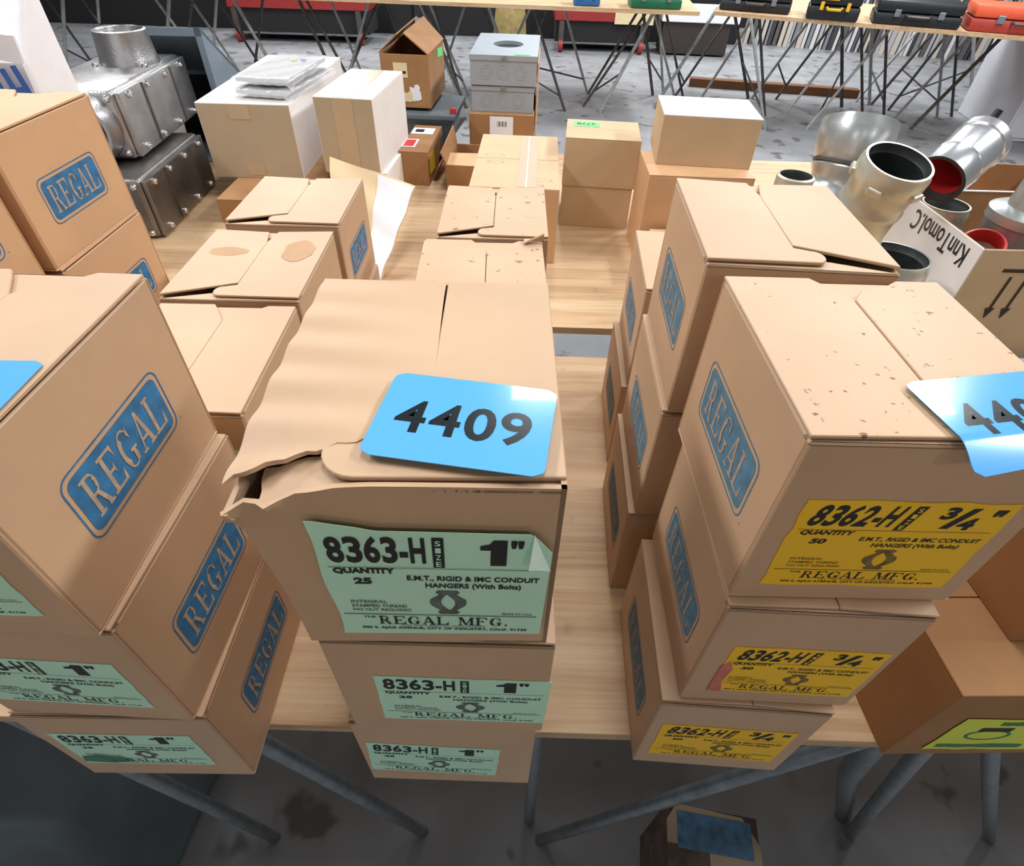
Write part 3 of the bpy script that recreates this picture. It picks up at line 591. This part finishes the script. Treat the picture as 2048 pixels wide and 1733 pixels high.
# small flapped carton
t = tray('small_carton', 'small open brown carton squeezed behind the taped tall carton', -.238, 1.93, R(-4), TZ, .15, .22, .085, 'kraft_d')
fl((0, 0, .085), (.15, 0, .085), (.15, .09, .098), (0, .09, .094)).build('flap', M['kraft_o'], t, solid=.004)
fl((0, .22, .085), (0, 0, .085), (-.012, -.02, .125), (-.012, .23, .14)).build('flap', M['kraft_d'], t, solid=.004)
t = thing('rubber_flap', 'dark rubber strip bent between the stickered and small cartons', 'rubber strip', (-.285, 2.31, TZ))
MB().grid(lambda u, v: (-.02+.10*v+.01*math.sin(u*3), -.14+.20*u, .002+.16*v-.05*u*v), 8, 8).build('strip', M['binp'], t, solid=.006, smooth=True)
# taped tall carton
t = plain('taped_carton', 'tall pale carton with clear tape along its lid seam', -.123, 1.446, R(-1.6), TZ, .227, .428, .196, 'kraft_p', front='kraft_o')
sticker(t, 'clear_tape', 'clear', 'top', .196, 0, .118, .006, .05, .41, eps=.0006, jit=.002)
MB().box(.1405, .004, .1963, .1435, .424, .1970).build('seam', M['whitep'], t)
for k, (u, v, r_) in enumerate(((.05, .24, .026), (.055, .185, .022), (.185, .06, .022), (.165, .02, .02))):
    o = MB().lathe([(r_, 0), (r_+.0012, 0)], 20).build('pencil_mark', M['grey_ink'], t); o.location = (u, v, .1968); o.scale = (1, .45, 1)
# kraft pair with neon tag
plain('kraft_carton', 'lower kraft carton, under the one with the neon green tag', .128, 1.690, R(-4.7), TZ, .202, .179, .118, 'kraft_p')
t = plain('kraft_carton', 'kraft carton with neon green tag on its lid, upside-down 2778', .126, 1.688, R(-4.7), TZ+.118, .208, .18, .129, 'kraft_p')
s_ = sticker(t, 'tag', 'neon', 'top', .129, 0, .09, .165, .075, .05, R(180), eps=.0006); s_.location.x = .095; s_.location.y = .158
stext(s_, '2778', 'black', .012, .014, .066, .034)
t = plain('orange_carton', 'orange-tan carton with dented lid, under the smooth kraft carton', .326, 1.467, R(-1), TZ, .262, .186, .23, 'kraft_o')
plain('smooth_carton', 'smooth kraft carton, topmost of the pile behind the yellow-label row', .352, 1.545, R(-4.8), TZ+.23, .238, .187, .116, 'kraft_p', top='white_b')
plain('orange_carton', 'short orange-tan carton before the dented-lid carton', .345, 1.33, R(-1), TZ, .2, .12, .10, 'kraft_o')
# right edge cartons on the near table
t = plain('lime_label_carton', 'brown carton with torn lime label at the right end of the near table', .449, .232, R(2), TZ, .215, .215, H, 'kraft_d')
s_ = sticker(t, 'label', 'lime', 'front', 0, 0, .035, .022, .15, .09, R(-2), jit=.002)
o = MB(); [o.add(q and [(x, y, 0) for x, y in q], [(0, 1, 2, 3)]) for q in ringstrip(.0, .0, .026, .022, 0, 360, 20, 1.)]; o = o.build('fitting_drawing', M['greenstain'], s_); o.location = (.05, .045, .0007); o.scale = (1, .55, 1)
MB().box(.032, .056, .0004, .068, .066, .0008).build('fitting_drawing', M['black'], s_); sticker(s_, 'print_block', 'greenstain', 'top', 0, 0, .045, .074, .035, .008, eps=.0006, jit=.001); sticker(s_, 'print_block', 'greenstain', 'top', 0, 0, .01, .008, .1, .009, eps=.0006, jit=.0015)
plain('brown_carton', 'dark brown carton stacked on the lime-label carton', .530, .290, R(3), TZ+H, .2, .2, .18, 'kraft_d')
# open white-walled carton of fittings
t = thing('fittings_carton', 'open upturned carton with white handwritten side, full of conduit fittings', 'box', (.905, 1.055, TZ), R(1))
kw, kd, kh = .46, .31, .25
b_ = MB(); b_.box(0, 0, 0, kw, kd, .004); b_.box(0, 0, .004, kw, .004, kh); b_.box(0, kd-.004, .004, kw, kd, kh); b_.box(kw-.004, .004, .004, kw, kd-.004, kh); b_.box(.001, .004, .004, .004, kd-.004, kh); b_.build('carton', M['kraft_d'], t)
MB().box(-.002, 0, 0, .001, kd, kh).build('side_panel', M['white_b'], t); MB().box(0, -.002, 0, kw, 0, kh).build('front_panel', M['kraft_g'], t); MB().box(0, kd-.005, kh, kw, kd+.001, kh+.002).build('rim', M['white_b'], t)
q = text(MB(), 'KnnTomoI.C', 0, 0, .20, .042, .006).build('handwriting', M['tagink'], t); place(q, 'left', 0, kd, kd-.045, kh-.018, .003, R(180)); q.matrix_local = Matrix(((0, 0, -1, -.0035), (1, 0, 0, .03), (0, -1, 0, kh-.012), (0, 0, 0, 1)))
for k in range(2):
    a = MB(); a.prism([(-.003, 0), (.003, 0), (.003, -.07), (.010, -.07), (0, -.095), (-.010, -.07), (-.003, -.07)], 0, .0004); a = a.build('arrow_print', M['black'], t); place(a, 'front', 0, 0, .085+.034*k, .195, .0028)
a = MB().box(.06, .205, 0, .15, .212, .0004).build('bar_print', M['black'], t); place(a, 'front', 0, 0, 0, 0, .0028)
fl((kw, kd, kh), (kw-.16, kd, kh), (kw-.16, kd+.09, kh+.09), (kw, kd+.09, kh+.09)).build('flap', M['kraft_p'], t, solid=.004)
t = tray('deep_carton', 'open brown carton behind the carton of conduit fittings', .98, 1.46, R(-3), TZ, .5, .3, .2, 'kraft_d')

# ------------------------------------------------------------------ conduit fittings
def coupling(label, loc, r_, h_, mk='galv', tilt=None, ribs=True):
    t_ = thing('conduit_coupling', label, 'pipe fitting', loc, 0, 'steel conduit couplings'); 
    if tilt: t_.rotation_euler = tilt
    p = [(r_*.97, 0), (r_, .006), (r_, h_*.12), (r_*.93, h_*.16), (r_*.93, h_*.44), (r_*.98, h_*.47), (r_*.98, h_*.52), (r_*.93, h_*.55), (r_*.95, h_*.70), (r_*1.0, h_*.74), (r_*1.03, h_*.80), (r_*1.03, h_*.93), (r_*.98, h_*.965), (r_*.97, h_), (r_*.90, h_)]
    MB().lathe(p, 48).build('body', M[mk], t_, smooth=True)
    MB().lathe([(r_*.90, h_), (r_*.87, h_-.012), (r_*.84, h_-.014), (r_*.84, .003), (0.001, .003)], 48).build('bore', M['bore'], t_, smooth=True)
    for k in range(5):
        a = R(-130+72*k); o_ = MB().box(-.012, -.004, -.006, .012, .006, .006).build('lug', M[mk], t_, bevel=.003); o_.location = (r_*1.04*math.cos(a), r_*1.04*math.sin(a), h_*.80); o_.rotation_euler = (0, 0, a+R(90))
    return t_
coupling('large cream-zinc coupling perched highest among the fittings', (.588, .985, TZ+.293), .054, .150, 'zincy', (R(15), R(3), 0))
coupling('coupling hidden beneath the highest cream-zinc one', (.588, .979, TZ+.145), .060, .143)
coupling('lowest coupling of the pile, standing on the plywood', (.588, .979, TZ), .060, .143)
coupling('wide coupling with dark bore before the handwritten carton side', (.752, 1.07, TZ), .066, .226)
t = thing('pipe_nipple', 'slim pipe nipple beside the ribbed elbow', 'pipe fitting', (.552, 1.18, TZ))
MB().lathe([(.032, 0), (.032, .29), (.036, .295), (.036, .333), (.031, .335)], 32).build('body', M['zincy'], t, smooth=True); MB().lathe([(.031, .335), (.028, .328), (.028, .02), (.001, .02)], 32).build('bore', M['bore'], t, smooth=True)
t = thing('ribbed_elbow', 'ribbed zinc elbow with flared bell standing among the fittings', 'pipe fitting', (.740, 1.36, TZ+.008))
pts = []; rad = []
for k in range(70):
    q = k/69; pts.append((-.06+.07*q, -.03+.06*q**3, .372*q)); rad.append(.064+.0055*math.sin(q*34)*(q < .78) if q < .80 else .067+.012*math.sin(min(1, (q-.80)/.17)*math.pi*.62))
MB().tube(pts, rad, 40, cap=False).build('body', M['galv'], t, smooth=True)
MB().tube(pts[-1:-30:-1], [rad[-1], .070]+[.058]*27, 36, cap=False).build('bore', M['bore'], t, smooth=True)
MB().tube([pts[54], pts[55]], .0690, 40).build('band', M['steel_d'], t, smooth=True)
# polished sleeve with red liner
t = thing('polished_sleeve', 'shiny sleeve fitting with red liner resting on the fittings', 'pipe fitting', (.872, 1.20, TZ+.365))
ax = Vector((.72, .52, .40)).normalized(); mt = ax.to_track_quat('Z', 'Y').to_matrix().to_4x4()
MB().lathe([(.049, -.062), (.049, -.02), (.0505, -.017), (.049, -.013), (.049, .045), (.0515, .048), (.0515, .066), (.044, .072), (.025, .075)], 44, mt).build('sleeve', M['shiny'], t, smooth=True)
MB().lathe([(.049, -.062), (.042, -.062), (.038, -.05)], 44, mt).build('gasket', M['rubber'], t, smooth=True); MB().lathe([(.038, -.05), (.036, .02), (.001, .02)], 40, mt).build('liner', M['red'], t, smooth=True)
o = MB().tube([ax*.055+Vector((0, 0, .048)), ax*.058+Vector((.003, 0, .060))], .007, 12).build('screw', M['blackp'], t, smooth=True)
coupling('pale coupling lying under the shiny sleeve inside the carton', (.955, 1.285, TZ+.01), .050, .24, 'zincy')
t = thing('flanged_reducer', 'stepped zinc reducer in the open carton at the photo edge', 'pipe fitting', (1.075, 1.19, TZ+.01))
MB().lathe([(.08, 0), (.083, .05), (.086, .12), (.084, .15), (.080, .175), (.075, .20), (.078, .24), (.082, .243), (.082, .262), (.070, .268), (.054, .272), (.050, .33), (.046, .33)], 48).build('body', M['galv'], t, smooth=True)
MB().lathe([(.046, .33), (.042, .30), (.042, .1), (.001, .1)], 40).build('bore', M['bore'], t, smooth=True)
t = thing('red_bushing', 'red plastic bushing peeking over the handwritten carton side', 'pipe fitting', (.958, 1.13, TZ+.205)); t.rotation_euler = (R(20), R(-20), 0)
MB().lathe([(.036, 0), (.040, .0), (.042, .03), (.036, .034), (.034, .03)], 32, None, True).build('ring', M['red'], t, smooth=True)

# ------------------------------------------------------------------ cast conduit bodies and enclosure at the left
def conduit_body(label, x, y, rz, z, w_, d_, h_, mk, hubs):
    t_ = thing('conduit_junction_box', label, 'conduit body', (x, y, z), rz, 'cast conduit bodies')
    MB().box(0, 0, 0, w_-.012, d_, h_).build('housing', M[mk], t_, bevel=.014, seg=3, smooth=True)
    cv = MB().box(w_-.012, .006, .006, w_, d_-.006, h_-.006).build('cover', M[mk], t_, bevel=.003)
    for yy in (.30, .72): MB().box(w_, d_*yy, .01, w_+.004, d_*yy+.007, h_-.01).build('rib', M['castd'], cv)
    for yy in (.12, .36, .62, .88):
        for zz in (.02, h_-.02):
            o_ = MB().lathe([(.001, .010), (.006, .009), (.0085, .005), (.009, 0)], 16).build('screw', M['chrome'], cv, smooth=True); o_.matrix_local = Matrix.Translation((w_, d_*yy, zz)) @ Matrix.Rotation(R(90), 4, 'Y')
    for xx, zz in ((.018, .018), (.018, h_-.018), (w_-.03, .018), (w_-.03, h_-.018)):
        o_ = MB().lathe([(.001, .010), (.006, .009), (.0085, .005), (.009, 0)], 16).build('screw', M['chrome'], t_, smooth=True); o_.matrix_local = Matrix.Translation((xx, 0, zz)) @ Matrix.Rotation(R(90), 4, 'X')
    if hubs:
        prof = [(.082, -.01), (.082, .006), (.079, .012), (.071, .075), (.071, .081), (.065, .083), (.062, .078), (.060, .005), (.001, .004)]
        o_ = MB().lathe(prof, 48).build('hub', M[mk], t_, smooth=True); o_.location = (w_*.56, d_*.72, h_)
        for a in (225, 315): 
            q_ = MB().lathe([(.001, .010), (.006, .009), (.0085, .005), (.009, 0)], 16).build('screw', M['chrome'], o_, smooth=True); q_.location = (.098*math.cos(R(a)), .098*math.sin(R(a)), .0)
        o_ = MB().lathe([(.088, -.005), (.086, .03), (.080, .055), (.072, .056), (.066, .05), (.064, .0)], 48).build('hub', M[mk], t_, smooth=True); o_.matrix_local = Matrix.Translation((w_*.55, 0, h_*.5)) @ Matrix.Rotation(R(90), 4, 'X')
        MB().lathe([(.066, .004), (.001, .003)], 40).build('hub_bore_shade', M['dark'], o_)  # dark disc painted for the shade down the hub
    return t_
conduit_body('lower cast metal conduit body lying on the plywood', -1.222, 1.498, R(3.2), TZ, .24, .42, .160, 'castd', False)
conduit_body('upper cast metal conduit body with round hub on top', -1.283, 1.626, R(4.2), TZ+.166, .24, .477, .168, 'cast', True)
t = thing('open_enclosure', 'slate steel enclosure with open dark front behind the conduit bodies', 'metal box', (-1.335, 2.12, TZ), R(3))
ew, eh, ed = .325, .40, .22
b_ = MB(); th = .006
def shell(z0, z1, y0, y1, x0, x1): b_.box(x0, y0, z0, x1, y1, z1)
shell(0, th, 0, ed, 0, ew); shell(0, eh-.155, ed-th, ed, 0, ew)
b_.hexa([(0, 0, 0), (th, 0, 0), (th, ed, 0), (0, ed, 0)], [(0, 0, eh), (th, 0, eh), (th, ed, eh-.15), (0, ed, eh-.15)]); b_.hexa([(ew-th, 0, 0), (ew, 0, 0), (ew, ed, 0), (ew-th, ed, 0)], [(ew-th, 0, eh), (ew, 0, eh), (ew, ed, eh-.15), (ew-th, ed, eh-.15)])
b_.hexa([(0, 0, eh-.012), (ew, 0, eh-.012), (ew, ed, eh-.162), (0, ed, eh-.162)], [(0, 0, eh), (ew, 0, eh), (ew, ed, eh-.15), (0, ed, eh-.15)]); b_.build('shell', M['grey2'], t)
for a, b2 in (((0, -.003, eh-.022), (ew, 0, eh)), ((0, -.003, 0), (.02, 0, eh)), ((ew-.02, -.003, 0), (ew, 0, eh))): MB().box(*a, *b2).build('front_lip', M['grey2'], t)
MB().box(.01, ed-.012, .01, ew-.01, ed-.008, eh-.17).build('back_plate', M['dark'], t)  # near-black plate paints the shade inside the enclosure
MB().hexa([(.03, .05, .006), (.16, .02, .006), (.16, .022, .006), (.03, .052, .006)], [(.03, .09, .27), (.16, .06, .29), (.16, .062, .29), (.03, .092, .27)]).build('instruction_sheet', M['whitep'], t)
# white sack
t = thing('paper_sack', 'tall white paper sack with blue lettering at the upper left', 'sack', (-1.29, 1.30, TZ), R(2))
def sk(u, v): 
    bul = .012*math.sin(u*math.pi)*math.sin(v*math.pi)
    return (.30*u, -.01-bul+.004*math.sin(u*12+v*7), .46*v)
MB().grid(sk, 18, 18).build('face_panel', M['sack'], t, solid=-.002, smooth=True)
MB().hexa([(0, -.005, 0), (.30, -.005, 0), (.30, .14, 0), (0, .14, 0)], [(0, -.005, .46), (.30, -.005, .46), (.31, .12, .62), (0, .12, .62)]).build('bag_body', M['sack'], t, bevel=.012, seg=3, smooth=True)
MB().grid(lambda u, v: (-.005+.325*u, -.028+.012*math.sin(u*9)-.006*v, .485-.045*v+.03*u+.008*math.sin(u*11)), 18, 6).build('folded_top', M['sack'], t, solid=.004, smooth=True)
q = text(MB(), 'E', 0, 0, .055, .062, .03).build('lettering', M['blueink'], t); q.matrix_local = Matrix.Translation((.305, -.0285, .405)) @ Matrix.Rotation(R(90), 4, 'X') @ Matrix.Rotation(R(98), 4, 'Z')
q = MB().box(.07, -.0275, .445, .29, -.026, .449).build('printed_line', M['blueink'], t); q.rotation_euler = (0, R(-6), 0)
t = thing('red_capped_carton', 'small red cap on white paper behind the kraft-fronted carton', 'cap', (-.96, 2.50, TZ+.14))
MB().lathe([(.001, .02), (.018, .018), (.022, 0)], 20).build('cap', M['red'], t, smooth=True); MB().box(-.03, -.03, -.14, .12, .03, 0).build('box', M['whitep'], t, bevel=.002)

# ------------------------------------------------------------------ below the table
t = thing('floor_carton', 'printed carton of dark pictures and blue panel standing on the floor', 'box', (.325, .20, 0), R(-8))
MB().box(0, 0, 0, .18, .13, .30).build('carton', M['photo'], t, bevel=.002)
MB().prism([(0, 0), (.18, 0), (.18, .08), (.15, .125), (.02, .13), (0, .10)], .30, .304).build('lid', M['kraft_g'], t)
MB().box(.02, .055, .3042, .165, .118, .3048).build('blue_panel', M['printb'], t); MB().box(-.001, .0, .16, .08, .06, .3046).build('picture_panel', M['photo'], t)
o = MB().prism([(0, 0), (.05, .005), (.045, -.05), (.02, -.085), (.004, -.06)], -.01, .01).build('wood_wedge', M['board'], None, bevel=.002); o.matrix_world = Matrix.Translation((.345, .285, .86)) @ Matrix.Rotation(R(90), 4, 'X')
tag(o, 'pale wood wedge hanging under the near table edge', 'wood')
t = thing('floor_bundle', 'slate plastic bundle on the floor under the left table end', 'bundle', (-.86, .26, 0))
MB().hexa([(-.25, -.1, 0), (.13, -.1, 0), (.16, .25, 0), (-.25, .25, 0)], [(-.22, -.06, .42), (.04, -.02, .36), (.06, .2, .38), (-.22, .2, .44)]).build('wrap', M['binp'], t, bevel=.03, seg=3, smooth=True)

# ------------------------------------------------------------------ far tables
FL = [(-4.56, -4.96, 7.0), (-5.16, -4.85, 7.5), (-3.71, -3.25, 7.0), (-3.26, -3.72, 7.0), (-3.03, -3.39, 7.0), (-3.32, -2.89, 7.5), (-2.91, -2.54, 7.0), (-2.73, -3.11, 7.5), (-3.62, -3.18, 7.5), (-2.25, -1.94, 7.0), (-4.22, -4.55, 7.0), (-4.45, -4.08, 7.0), (-3.5, -3.89, 7.0), (-2.18, -1.77, 7.0), (-2.09, -1.78, 7.5), (-1.48, -2.06, 7.5), (-1.52, -1.95, 7.0), (-1.38, -1.07, 7.0), (-1.05, -0.65, 7.0), (-0.91, -0.64, 7.0), (-0.58, -0.97, 7.5), (-0.97, -0.57, 6.7), (-1.0, -0.59, 7.24), (-0.43, -0.05, 7.0), (-0.37, -0.01, 7.0), (0.08, 0.47, 6.7), (0.09, -0.36, 7.0), (0.25, -0.14, 7.0), (0.39, 0.77, 7.5), (1.28, 0.78, 7.5), (1.25, 0.84, 6.7), (1.24, 0.68, 6.92), (1.34, 1.78, 7.5), (1.24, 1.53, 7.5), (1.42, 1.65, 7.5), (1.47, 1.88, 7.5)]
FR = [(1.92, 1.47, 7.0), (2.27, 1.79, 7.5), (2.52, 2.1, 7.5), (2.2, 2.64, 7.5), (2.04, 2.46, 6.28), (2.26, 2.61, 6.77), (3.13, 2.68, 7.5), (3.4, 2.96, 7.5), (3.19, 2.74, 6.64), (3.26, 3.63, 7.26), (3.36, 2.9, 6.33), (3.33, 3.74, 6.97), (3.63, 4.0, 7.39), (3.53, 3.92, 6.85), (4.36, 3.89, 7.5), (4.46, 4.02, 7.39), (4.18, 4.57, 6.99), (4.32, 4.74, 7.01), (4.77, 5.22, 7.5), (4.44, 4.11, 7.16), (4.46, 3.99, 6.79), (4.51, 4.01, 6.45)]
def far_table(label, quad, legs):
    t_ = thing('trestle_table', label, 'table', (0, 0, 0), 0, 'far trestle tables')
    b2 = MB(); b2.add([(x, y, TZ-.03) for x, y in quad]+[(x, y, TZ) for x, y in quad], [(3, 2, 1, 0), (4, 5, 6, 7), (0, 1, 5, 4), (1, 2, 6, 5), (2, 3, 7, 6), (3, 0, 4, 7)]); b2.build('tabletop', M['ply'], t_)
    for k, (xt, xb, y) in enumerate(legs): ptube(t_, 'leg', [(xt, y, .89), (xb, y, 0)], .014 if k % 3 else .017, 'rod' if k % 2 == 0 else 'steel_d', 8)
    for k in range(0, len(legs)-1, 3):
        (a, b3, y) = legs[k]; (c, d3, y2) = legs[k+1]
        if abs(a-c) < .8: ptube(t_, 'brace', [(a+(b3-a)*.6, y, .36), (c+(d3-c)*.85, y2, .14)], .009, 'steel_d', 6)
    return t_
far_table('far trestle table behind the grey steel boxes, on thin splayed legs', [(-6, 6.75), (1.60, 6.38), (1.73, 7.75), (-6, 7.9)], FL)
far_table('far trestle table carrying black and red tool cases', [(1.75, 6.46), (5.6, 5.0), (6.1, 6.6), (2.2, 7.8)], FR)
yaw = math.atan2(5.0-6.46, 5.6-1.75)
def on_edge(s, back): # point along the right far table's front edge
    d = Vector((5.6-1.75, 5.0-6.46, 0)).normalized(); n = Vector((-d.y, d.x, 0)); p = Vector((1.75, 6.46, TZ))+d*s+n*back; return p
def case(label, s, back, w_, d_, h_, mk, kind):
    t_ = thing('tool_case', label, 'tool case', on_edge(s, back), yaw, 'tool cases on the far table')
    MB().box(0, 0, 0, w_, d_, h_*.5).build('base', M[mk], t_, bevel=.02, seg=2, smooth=True); MB().box(.004, .004, h_*.52, w_-.004, d_-.004, h_).build('lid', M['orange' if kind == 'o' else mk], t_, bevel=.02, seg=2, smooth=True)
    for k in (.22, .72): MB().box(w_*k, -.012, h_*.35, w_*(k+.07), .0, h_*.65).build('latch', M['yel' if kind == 'y' else 'steel'], t_, bevel=.003)
    MB().tube([(w_*.36, -.004, h_*.45), (w_*.38, -.04, h_*.4), (w_*.62, -.04, h_*.4), (w_*.64, -.004, h_*.45)], .011, 8).build('handle', M['yel' if kind == 'y' else 'steel_d'], t_, smooth=True)
    if kind == 'y': MB().box(w_*.1, -.008, h_*.7, w_*.55, .0, h_*.86).build('trim', M['yel'], t_, bevel=.003)
    return t_
case('flat black tool case at the near corner of the far table', .02, .12, .62, .4, .16, 'blackp', '')
case('black tool case with yellow trim overhanging the far table edge', .78, -.02, .42, .4, .20, 'blackp', 'y')
case('black tool case with metal latches beside the red one', 1.32, .02, .66, .42, .17, 'blackp', '')
case('red tool case with orange lid at the right photo edge', 2.04, .03, .80, .42, .18, 'redcase', 'o')
def small_case(label, x, y, w_, d_, h_, mk):
    t_ = thing('tool_case', label, 'tool case', (x, y, TZ), R(-1), 'tool cases on the far table')
    MB().box(0, 0, 0, w_, d_, h_*.5).build('base', M[mk], t_, bevel=.015, smooth=True); MB().box(.004, .004, h_*.52, w_-.004, d_-.004, h_).build('lid', M[mk], t_, bevel=.015, smooth=True)
    for k in (.2, .7): MB().box(w_*k, -.01, h_*.35, w_*(k+.08), .0, h_*.65).build('latch', M['steel'], t_, bevel=.003)
small_case('green tool case on the far table behind the kraft pair', .98, 6.46, .46, .3, .15, 'gcase')
small_case('blue tool case beside the green one on the far table', .46, 6.50, .24, .25, .14, 'bcase')
# behind the far tables
def cart(label, x0, x1, y, zb, zt, panel=None):
    t_ = thing('red_cart', label, 'cart', (x0, y, 0), 0, 'red carts behind the far tables')
    MB().box(0, 0, zb, x1-x0, .7, zt).build('body', M['maroon'], t_, bevel=.008)
    MB().box(.02, .03, .12, x1-x0-.02, .66, zb-.0).build('underside_shade', M['dark'], t_)  # block painted near black as the shade in the gap below the cart
    for x in (.10, x1-x0-.14):
        c_ = MB().lathe([(.001, -.03), (.075, -.03), (.08, 0), (.075, .03), (.001, .03)], 20).build('caster', M['maroon'], t_, smooth=True); c_.matrix_local = Matrix.Translation((x, -.03, .08)) @ Matrix.Rotation(R(90), 4, 'Y')
        MB().box(x-.035, -.06, .08, x+.035, 0, zb).build('caster_fork', M['steel_d'], t_)
    if panel: MB().box(panel[0], -.012, zb-.02, panel[1], 0, zt).build('cream_panel', M['cream'], t_)
    return t_
cart('red cart seen between the legs at the upper left', -4.2, -2.2, 9.9, .40, .75)
cart('red cart with cream panel behind the grey steel boxes', .45, 1.85, 9.9, .37, .75, (.85, 1.4))
t = thing('mustard_sack', 'mustard coloured sack on the floor between the red carts', 'sack', (-.18, 9.6, 0))
MB().lathe([(.001, 0), (.2, .0), (.235, .1), (.22, .35), (.19, .6), (.1, .72), (.001, .73)], 24).build('sack', M['goldbag'], t, smooth=True)
t = thing('dark_chest', 'dark timber chest under the white sheet beyond the far tables', 'chest', (2.0, 9.9, 0), R(-4))
MB().box(0, 0, .02, .95, .5, .40).build('chest', M['rubber'], t, bevel=.01); MB().box(-.03, -.03, .40, 1.05, .55, .56).build('white_sheet', M['whitep'], t, bevel=.01)
MB().box(-1.6, 10.9, 0, 3.4, 11.2, 1.1).build('shaded_shelving', M['dark'], None); tag(bpy.data.objects['shaded_shelving'], 'shelving block painted near black as the shadow behind the red carts', 'shelf')  # the black shadow between the carts is put into the block colour
MB().box(-8, 10.9, 0, -1.75, 11.2, 1.1).build('shaded_shelving', M['dark'], None); tag(bpy.data.objects['shaded_shelving.001'], 'shelving block painted near black as the shadow at the upper left', 'shelf')  # same painted shadow, continued to the left
rnd = random.Random(11)
tones = [mat('sheet_tone', lin(*c), .6, var=.08) for c in ((214, 212, 214), (176, 178, 182), (128, 130, 136), (92, 90, 90), (200, 190, 178), (60, 60, 64))]
d0, d1 = Vector((3.55, 11.0, 0)), Vector((7.2, 10.1, 0)); dd = (d1-d0).normalized(); ang = math.atan2(dd.y, dd.x); s = 0
while s < (d1-d0).length:
    wd = rnd.uniform(.03, .075); lean = .05
    b_ = MB().hexa([(0, 0, 0), (wd, 0, 0), (wd, .6, 0), (0, .6, 0)], [(lean, .02, 1.15), (lean+wd*.9, .02, 1.15), (lean+wd*.9, .6, 1.15), (lean, .6, 1.15)])
    o = b_.build('leaning_panel', rnd.choice(tones), None); o.location = d0+dd*s; o.rotation_euler = (0, 0, ang)
    tag(o, 'thin upright panel in the row filed behind the tool-case table', 'panel', 'panels filed upright behind the tool-case table'); s += wd+rnd.uniform(.004, .03)
o = MB().box(0, 0, 0, 1.95, .12, .09).build('timber_beam', M['board'], None, bevel=.006); o.location = (2.05, 7.98, 0.0); o.rotation_euler = (0, 0, R(-10)); tag(o, 'brown timber beam lying on the concrete under the far tables', 'beam')
t = thing('white_cabinet', 'white cabinet standing on the floor under the far right table', 'cabinet', (4.77, 6.17, 0), R(-8))
MB().box(0, 0, 0, 1.0, 1.05, .84).build('cabinet', M['cabw'], t, bevel=.006); MB().box(.02, -.012, .03, .98, 0, .81).build('door', M['cabw'], t, bevel=.004)
